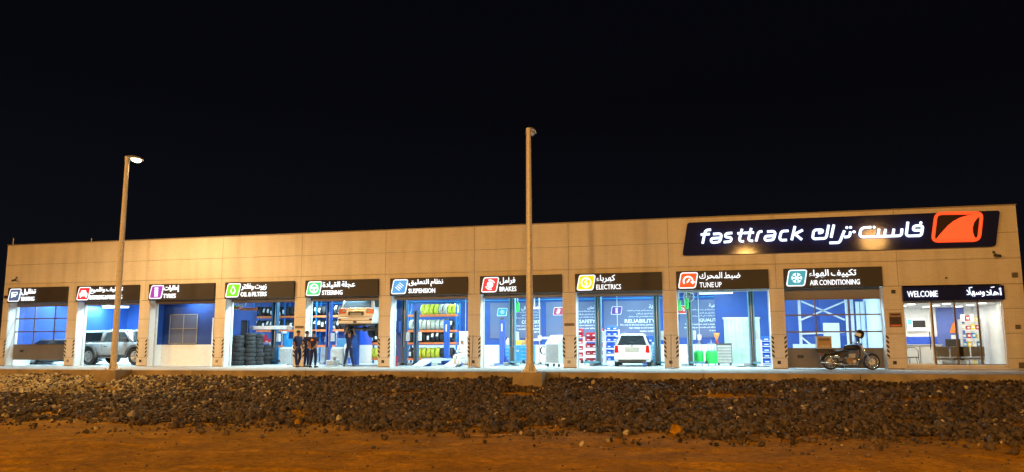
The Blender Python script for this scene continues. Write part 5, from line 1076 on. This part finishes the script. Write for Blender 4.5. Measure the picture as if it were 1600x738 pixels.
def fender(c, R, a0, a1, w_, nm):
    mb = MB(); n_ = 12; vs = []
    for k in range(n_+1):
        a = math.radians(a0+(a1-a0)*k/n_)
        for yy, rr in ((-w_, R-.03), (-w_*.6, R), (w_*.6, R), (w_, R-.03)): vs.append((c[0]+rr*math.cos(a), yy, c[1]+rr*math.sin(a)))
    mb.add(vs, [(k*4+j, k*4+j+1, k*4+j+5, k*4+j+4) for k in range(n_) for j in range(3)], True); mb.build(nm, 'black', MC)
fender((0, .31), .37, 40, 185, .1, 'rear_fender'); fender((wb, .315), .36, 45, 150, .075, 'front_fender')
MB().tube([(wb-.62, -.36, 1.08), (wb-.52, -.3, 1.15), (wb-.46, -.1, 1.12), (wb-.46, .1, 1.12), (wb-.52, .3, 1.15), (wb-.62, .36, 1.08)], .016, 8).build('handlebar', 'chrome', MC)
for s in (-1, 1):
    MB().cyl((wb-.62, s*.36, 1.08), (wb-.68, s*.40, 1.06), .022).build('grip', 'black_rubber', MC); st = MB().tube([(wb-.53, s*.29, 1.15), (wb-.5, s*.34, 1.34)], .008, 6).build('mirror_stalk', 'black', MC); MB().ell((wb-.5, s*.36, 1.38), .02, .07, .05).build('mirror', 'dark_grey', st)
    MB().ell((wb-.36, s*.16, .94), .04, .03, .03).build('indicator', 'orange', MC)
hl = MB().lathe([(0, -.12), (.07, -.1), (.1, 0), (.1, .03)], (wb-.36, 0, .98), 'x', 16).build('headlight', 'chrome', MC); MB().cyl((wb-.335, 0, .98), (wb-.325, 0, .98), .092, n=16).build('lens', 'lens_off', hl)
MB().box(wb-.52, wb-.40, -.07, .07, 1.08, 1.2, .02).build('instrument', 'chrome', MC); MB().box(wb-.47, wb-.42, -.16, .16, 1.1, 1.36, .01).build('fly_screen', 'car_glass', MC)
MB().tube([(.5, .1, .32), (.58, .22, .05), (.6, .3, .005)], .014, 6).build('side_stand', 'steel', MC); MB().ell((-.36, 0, .62), .03, .06, .035).build('tail_light', 'tail_red', MC); MB().add([(-.38, -.09, .42), (-.38, .09, .42), (-.34, .09, .56), (-.34, -.09, .56)], [(0, 1, 2, 3)]).build('number_plate', 'plate', MC)
MB().bar((-.5, -.12, .83), (.1, -.12, .83), .03, .03).bar((-.5, .12, .83), (.1, .12, .83), .03, .03).build('luggage_rack', 'black', MC)
MB().prism([(-.48, .70), (-.1, .62), (.3, .70), (.12, .84), (-.5, .845)], 'y', -.11, .11).build('tail_unit', 'black', MC)
bx = MB().box(-.50, .06, -.25, .25, .86, 1.33, .015).build('delivery_box', 'light_grey', MC); MB().box(-.475, .035, -.256, -.251, .885, 1.305).build('orange_side', 'cardboard', bx); MB().box(-.43, -.02, -.262, -.257, 1.17, 1.27).build('dark_print', 'bronze_frame', bx)
for k in range(4): MB().box(-.42+k*.1, -.35+k*.1, -.262, -.257, .93, .985).build('pale_print', 'silver_wrap', bx)
MB().box(-.51, .07, -.26, .26, 1.331, 1.36, .01).build('lid', 'light_grey', bx)
hx, hz = wb-.50, 1.47
t = thing('helmet', 'black and white helmet hung on the motorcycle mirror', 'helmet', (xr_+hx, yb-.36, 1.29)); t.scale = (1.25,)*3; t.rotation_euler = (.15, .35, 0); MB().lathe([(.11, 0), (.13, .04), (.14, .12), (.12, .2), (.07, .25), (0, .265)], (0, 0, 0), 'z', 18).build('shell', 'black', t)
mb = MB(); mb.lathe([(.135, .05), (.145, .08), (.146, .11), (.138, .15)], (0, 0, 0), 'z', 18); mb.f = [f for f in mb.f if sum(mb.v[i][0] for i in f)/4 < .02]; mb.sm = [True]*len(mb.f); mb.build('white_band', 'white_gloss', t)
# ================================================================== people
def skin(name, nodes, edges, mat, parent, sub=2):
    me = bpy.data.meshes.new(name); ks = list(nodes); ix = {k: i for i, k in enumerate(ks)}
    me.from_pydata([nodes[k][0] for k in ks], [(ix[a], ix[b]) for a, b in edges], []); o = bpy.data.objects.new(name, me); COL.objects.link(o)
    md = o.modifiers.new('s', 'SKIN'); md.use_smooth_shade = True
    for k in ks:
        sv = me.skin_vertices[0].data[ix[k]]; r = nodes[k][1]; sv.radius = r if isinstance(r, tuple) else (r, r); sv.use_root = (k == ks[0])
    s_ = o.modifiers.new('u', 'SUBSURF'); s_.levels = sub; s_.render_levels = sub
    dg = bpy.context.evaluated_depsgraph_get(); dg.update(); m2 = bpy.data.meshes.new_from_object(o.evaluated_get(dg)); bpy.data.objects.remove(o); m2.name = name; m2.materials.clear(); m2.materials.append(MATS[mat])
    return put(name, m2, parent)
def person(label, loc, rz, J=None, shirt='uniform', trousers='uniform', sc=1., logo=False, cap=False, robe=False):
    """front of the body faces -y"""
    t = thing('person', label, 'person', loc, rz); t.scale = (sc,)*3
    D = dict(pel=(0, 0, .93), wai=(0, .0, 1.08), che=(0, .01, 1.30), nec=(0, .0, 1.47), hea=(0, -.02, 1.56), top=(0, -.01, 1.70), shL=(.19, 0, 1.40), elL=(.25, .02, 1.12), wrL=(.24, -.07, .88), haL=(.24, -.09, .80),
             shR=(-.19, 0, 1.40), elR=(-.25, .02, 1.12), wrR=(-.24, -.07, .88), haR=(-.24, -.09, .80), hiL=(.10, 0, .90), knL=(.115, -.02, .50), anL=(.12, .02, .09), toL=(.13, -.16, .04), hiR=(-.10, 0, .90), knR=(-.115, -.02, .50), anR=(-.12, .02, .09), toR=(-.13, -.16, .04))
    D.update(J or {}); n = {k: Vector(v) for k, v in D.items()}
    R = dict(pel=(.13, .10), wai=(.125, .09), che=(.15, .105), nec=.055, hea=(.075, .085), top=(.062, .075), shL=.062, elL=.042, wrL=.03, haL=(.035, .02), hiL=.085, knL=.058, anL=.04, toL=(.042, .03))
    for k in list(R):
        if k[-1] == 'L': R[k[:-1]+'R'] = R[k]
    thin = lambda k: .8 if k[:2] in ('pe', 'wa', 'ch', 'hi', 'kn', 'an', 'sh') else 1.
    nodes = {k: (tuple(n[k]), tuple(a*thin(k) for a in R[k]) if isinstance(R[k], tuple) else R[k]*thin(k)) for k in n}
    E_ = [('pel', 'wai'), ('wai', 'che'), ('che', 'nec'), ('nec', 'hea'), ('hea', 'top')]
    for s in 'LR': E_ += [('che', 'sh'+s), ('sh'+s, 'el'+s), ('el'+s, 'wr'+s), ('wr'+s, 'ha'+s), ('pel', 'hi'+s), ('hi'+s, 'kn'+s), ('kn'+s, 'an'+s), ('an'+s, 'to'+s)]
    for s in 'LR':
        w_, h_ = n['wr'+s], n['ha'+s]; d = (h_-w_).normalized(); u = d.cross(Vector((1, 0, 0)) if abs(d.x) < .8 else Vector((0, 1, 0))).normalized(); v = d.cross(u)
        for k in range(5):
            b = h_+u*(.026-.0145*k) if k < 4 else w_.lerp(h_, .5)+u*.03
            L1 = (.045, .052, .048, .038, .035)[k]; c1 = b+(d*L1 if k < 4 else (d+u*.9).normalized()*L1); c2 = c1+(d*.8+v*.5).normalized()*L1*.7
            for q, p_, r in ((0, b-d*.02, .0095), (1, c1, .0088), (2, c2, .0072)): nodes['f%s%d%d' % (s, k, q)] = (tuple(p_), r)
            E_ += [('f%s%d0' % (s, k), 'f%s%d1' % (s, k)), ('f%s%d1' % (s, k), 'f%s%d2' % (s, k))]
    body = skin('body', nodes, E_, 'skin', t)
    h0, h1 = n['hea'], n['top']; up = (h1-h0).normalized(); fwd = Vector((0, -1, 0)); fwd = (fwd-up*fwd.dot(up)).normalized(); sd = up.cross(fwd)
    c = h0.lerp(h1, .45); fm = MB()
    fm.ell(c+fwd*.096-up*.01, .014, .02, .026, 8, 6)
    for s in (-1, 1): fm.ell(c+sd*s*.082-up*.005, .012, .018, .03, 8, 6)
    fm.build('nose_and_ears', 'skin', t)
    for s in (-1, 1): MB().ell(c+fwd*.088+sd*s*.032+up*.022, .011, .008, .007, 8, 6).build('eye', 'black', t)
    MB().ell(c+fwd*.09-up*.052, .024, .007, .006, 8, 6).build('mouth', 'bin_red', t)
    hm = MB(); hm.ell(c+up*.045-fwd*.018, .088, .100, .085, 14, 10); hm.build('hair', 'hair' if not cap else 'robe', t)
    g = lambda ks, ex: {k: (tuple(n[k]), tuple(a+ex for a in R[k]) if isinstance(R[k], tuple) else R[k]+ex) for k in ks}
    sn = g(['wai', 'pel', 'che', 'shL', 'shR'], .014); sn['nk'] = (tuple(n['che'].lerp(n['nec'], .75)), .06); eS = [('pel', 'wai'), ('wai', 'che'), ('che', 'shL'), ('che', 'shR'), ('che', 'nk')]
    for s in 'LR':
        fr = 1. if (shirt == 'robe') else .75; sn['sl'+s] = (tuple(n['sh'+s].lerp(n['el'+s], fr)), .058); eS.append(('sh'+s, 'sl'+s))
        if fr == 1.: sn['cu'+s] = (tuple(n['el'+s].lerp(n['wr'+s], .92)), .05); eS.append(('sl'+s, 'cu'+s))
    skin('shirt', sn, eS, shirt, t)
    tn = g(['pel', 'hiL', 'hiR', 'knL', 'knR', 'anL', 'anR'], .018 if not robe else .05); tn['wa'] = (tuple(n['pel'].lerp(n['wai'], .5)), (.138, .105)); skin('trousers' if not robe else 'robe_skirt', tn, [('pel', 'wa')]+[(a+s, b+s) for s in 'LR' for a, b in (('hi', 'kn'), ('kn', 'an'))]+[('pel', 'hiL'), ('pel', 'hiR')], trousers, t)
    for s in 'LR':
        a, b = n['an'+s], n['to'+s]; hl_ = a+(a-b)*.25; hl_.z = b.z
        sh = skin('shoe', {'a': (tuple(Vector((a.x, a.y, b.z+.02))), (.05, .045)), 'b': (tuple(b+(b-a)*Vector((.2, .2, 0)).length*0), (.048, .034)), 'h': (tuple(hl_), (.045, .045))}, [('a', 'b'), ('a', 'h')], 'black', t)
    if logo:
        cb = n['che']; MB().prism([(-.09, 1.27), (.09, 1.27), (.07, 1.32), (.01, 1.37), (-.05, 1.32)], 'y', cb.y+.118, cb.y+.132).build('back_print', 'orange', t)
    return t
person('mechanic in navy uniform standing side-on by the pier', (X(465, -.7), -.7, -.004), math.radians(72), dict(elR=(-.24, .08, 1.12), wrR=(-.2, -.05, .9), haR=(-.2, -.08, .82), knL=(.1, -.06, .5), anL=(.11, .1, .09), toL=(.12, -.08, .04), anR=(-.12, -.08, .09), toR=(-.13, -.26, .04)), sc=1.02)
person('mechanic in navy uniform standing in the middle of the group', (X(479, -.25), -.25, -.004), math.radians(155), dict(hea=(0.03, -.03, 1.55), top=(.04, -.03, 1.69), wrL=(.16, -.2, 1.02), haL=(.1, -.26, 1.03)), sc=1.01)
person('mechanic with orange print on his back and hands clasped behind', (X(489.5, -1.0), -1.0, -.004), math.radians(176), dict(elL=(.27, .1, 1.14), wrL=(.1, .17, .93), haL=(.02, .18, .88), elR=(-.27, .1, 1.14), wrR=(-.1, .17, .93), haR=(-.02, .19, .87), anL=(.15, .02, .09), toL=(.18, -.16, .04), anR=(-.13, .02, .09), toR=(-.16, -.16, .04)), logo=True, sc=1.0)
person('mechanic reaching up with both arms under the raised white car', (X(545, 1.0), 1.0, 0), math.radians(195), dict(che=(0, -.02, 1.30), elL=(.24, -.2, 1.58), wrL=(.16, -.22, 1.84), haL=(.14, -.23, 1.92), shL=(.18, -.02, 1.43), shR=(-.18, -.02, 1.43), elR=(-.24, -.24, 1.5), wrR=(-.14, -.34, 1.76), haR=(-.12, -.36, 1.84), hea=(0, .0, 1.56), top=(0, .05, 1.69), anL=(.2, .1, .09), toL=(.24, -.08, .04), anR=(-.22, -.1, .09), toR=(-.26, -.27, .04)), sc=1.02)
SY = 1.6; xs_ = X(723, SY)
person('man in a white robe sitting at the end of the suspension bay', (xs_, SY, 0), math.radians(-25), dict(pel=(0, .05, .52), wai=(0, .05, .68), che=(0, .02, .92), nec=(0, -.02, 1.08), hea=(0, -.05, 1.17), top=(0, -.05, 1.31), shL=(.19, .0, 1.01), shR=(-.19, .0, 1.01), elL=(.26, -.08, .76), wrL=(.12, -.3, .68), haL=(.06, -.36, .68), elR=(-.26, -.08, .76), wrR=(-.12, -.3, .66), haR=(-.06, -.36, .66),
    hiL=(.11, .03, .50), hiR=(-.11, .03, .50), knL=(.15, -.40, .52), knR=(-.15, -.40, .52), anL=(.14, -.42, .10), anR=(-.14, -.42, .10), toL=(.15, -.58, .04), toR=(-.15, -.58, .04)), 'robe', 'robe', 1.0, cap=True, robe=True)
t = thing('stool', 'low white stool under the man in the robe', 'stool', (xs_+.02, SY+.06, 0)); MB().box(-.2, .2, -.18, .2, .36, .40, .01).build('seat', 'white_gloss', t)
for sx in (-.17, .17):
    for sy in (-.14, .16): MB().box(sx-.015, sx+.015, sy-.015, sy+.015, 0, .36).build('leg', 'steel', t)
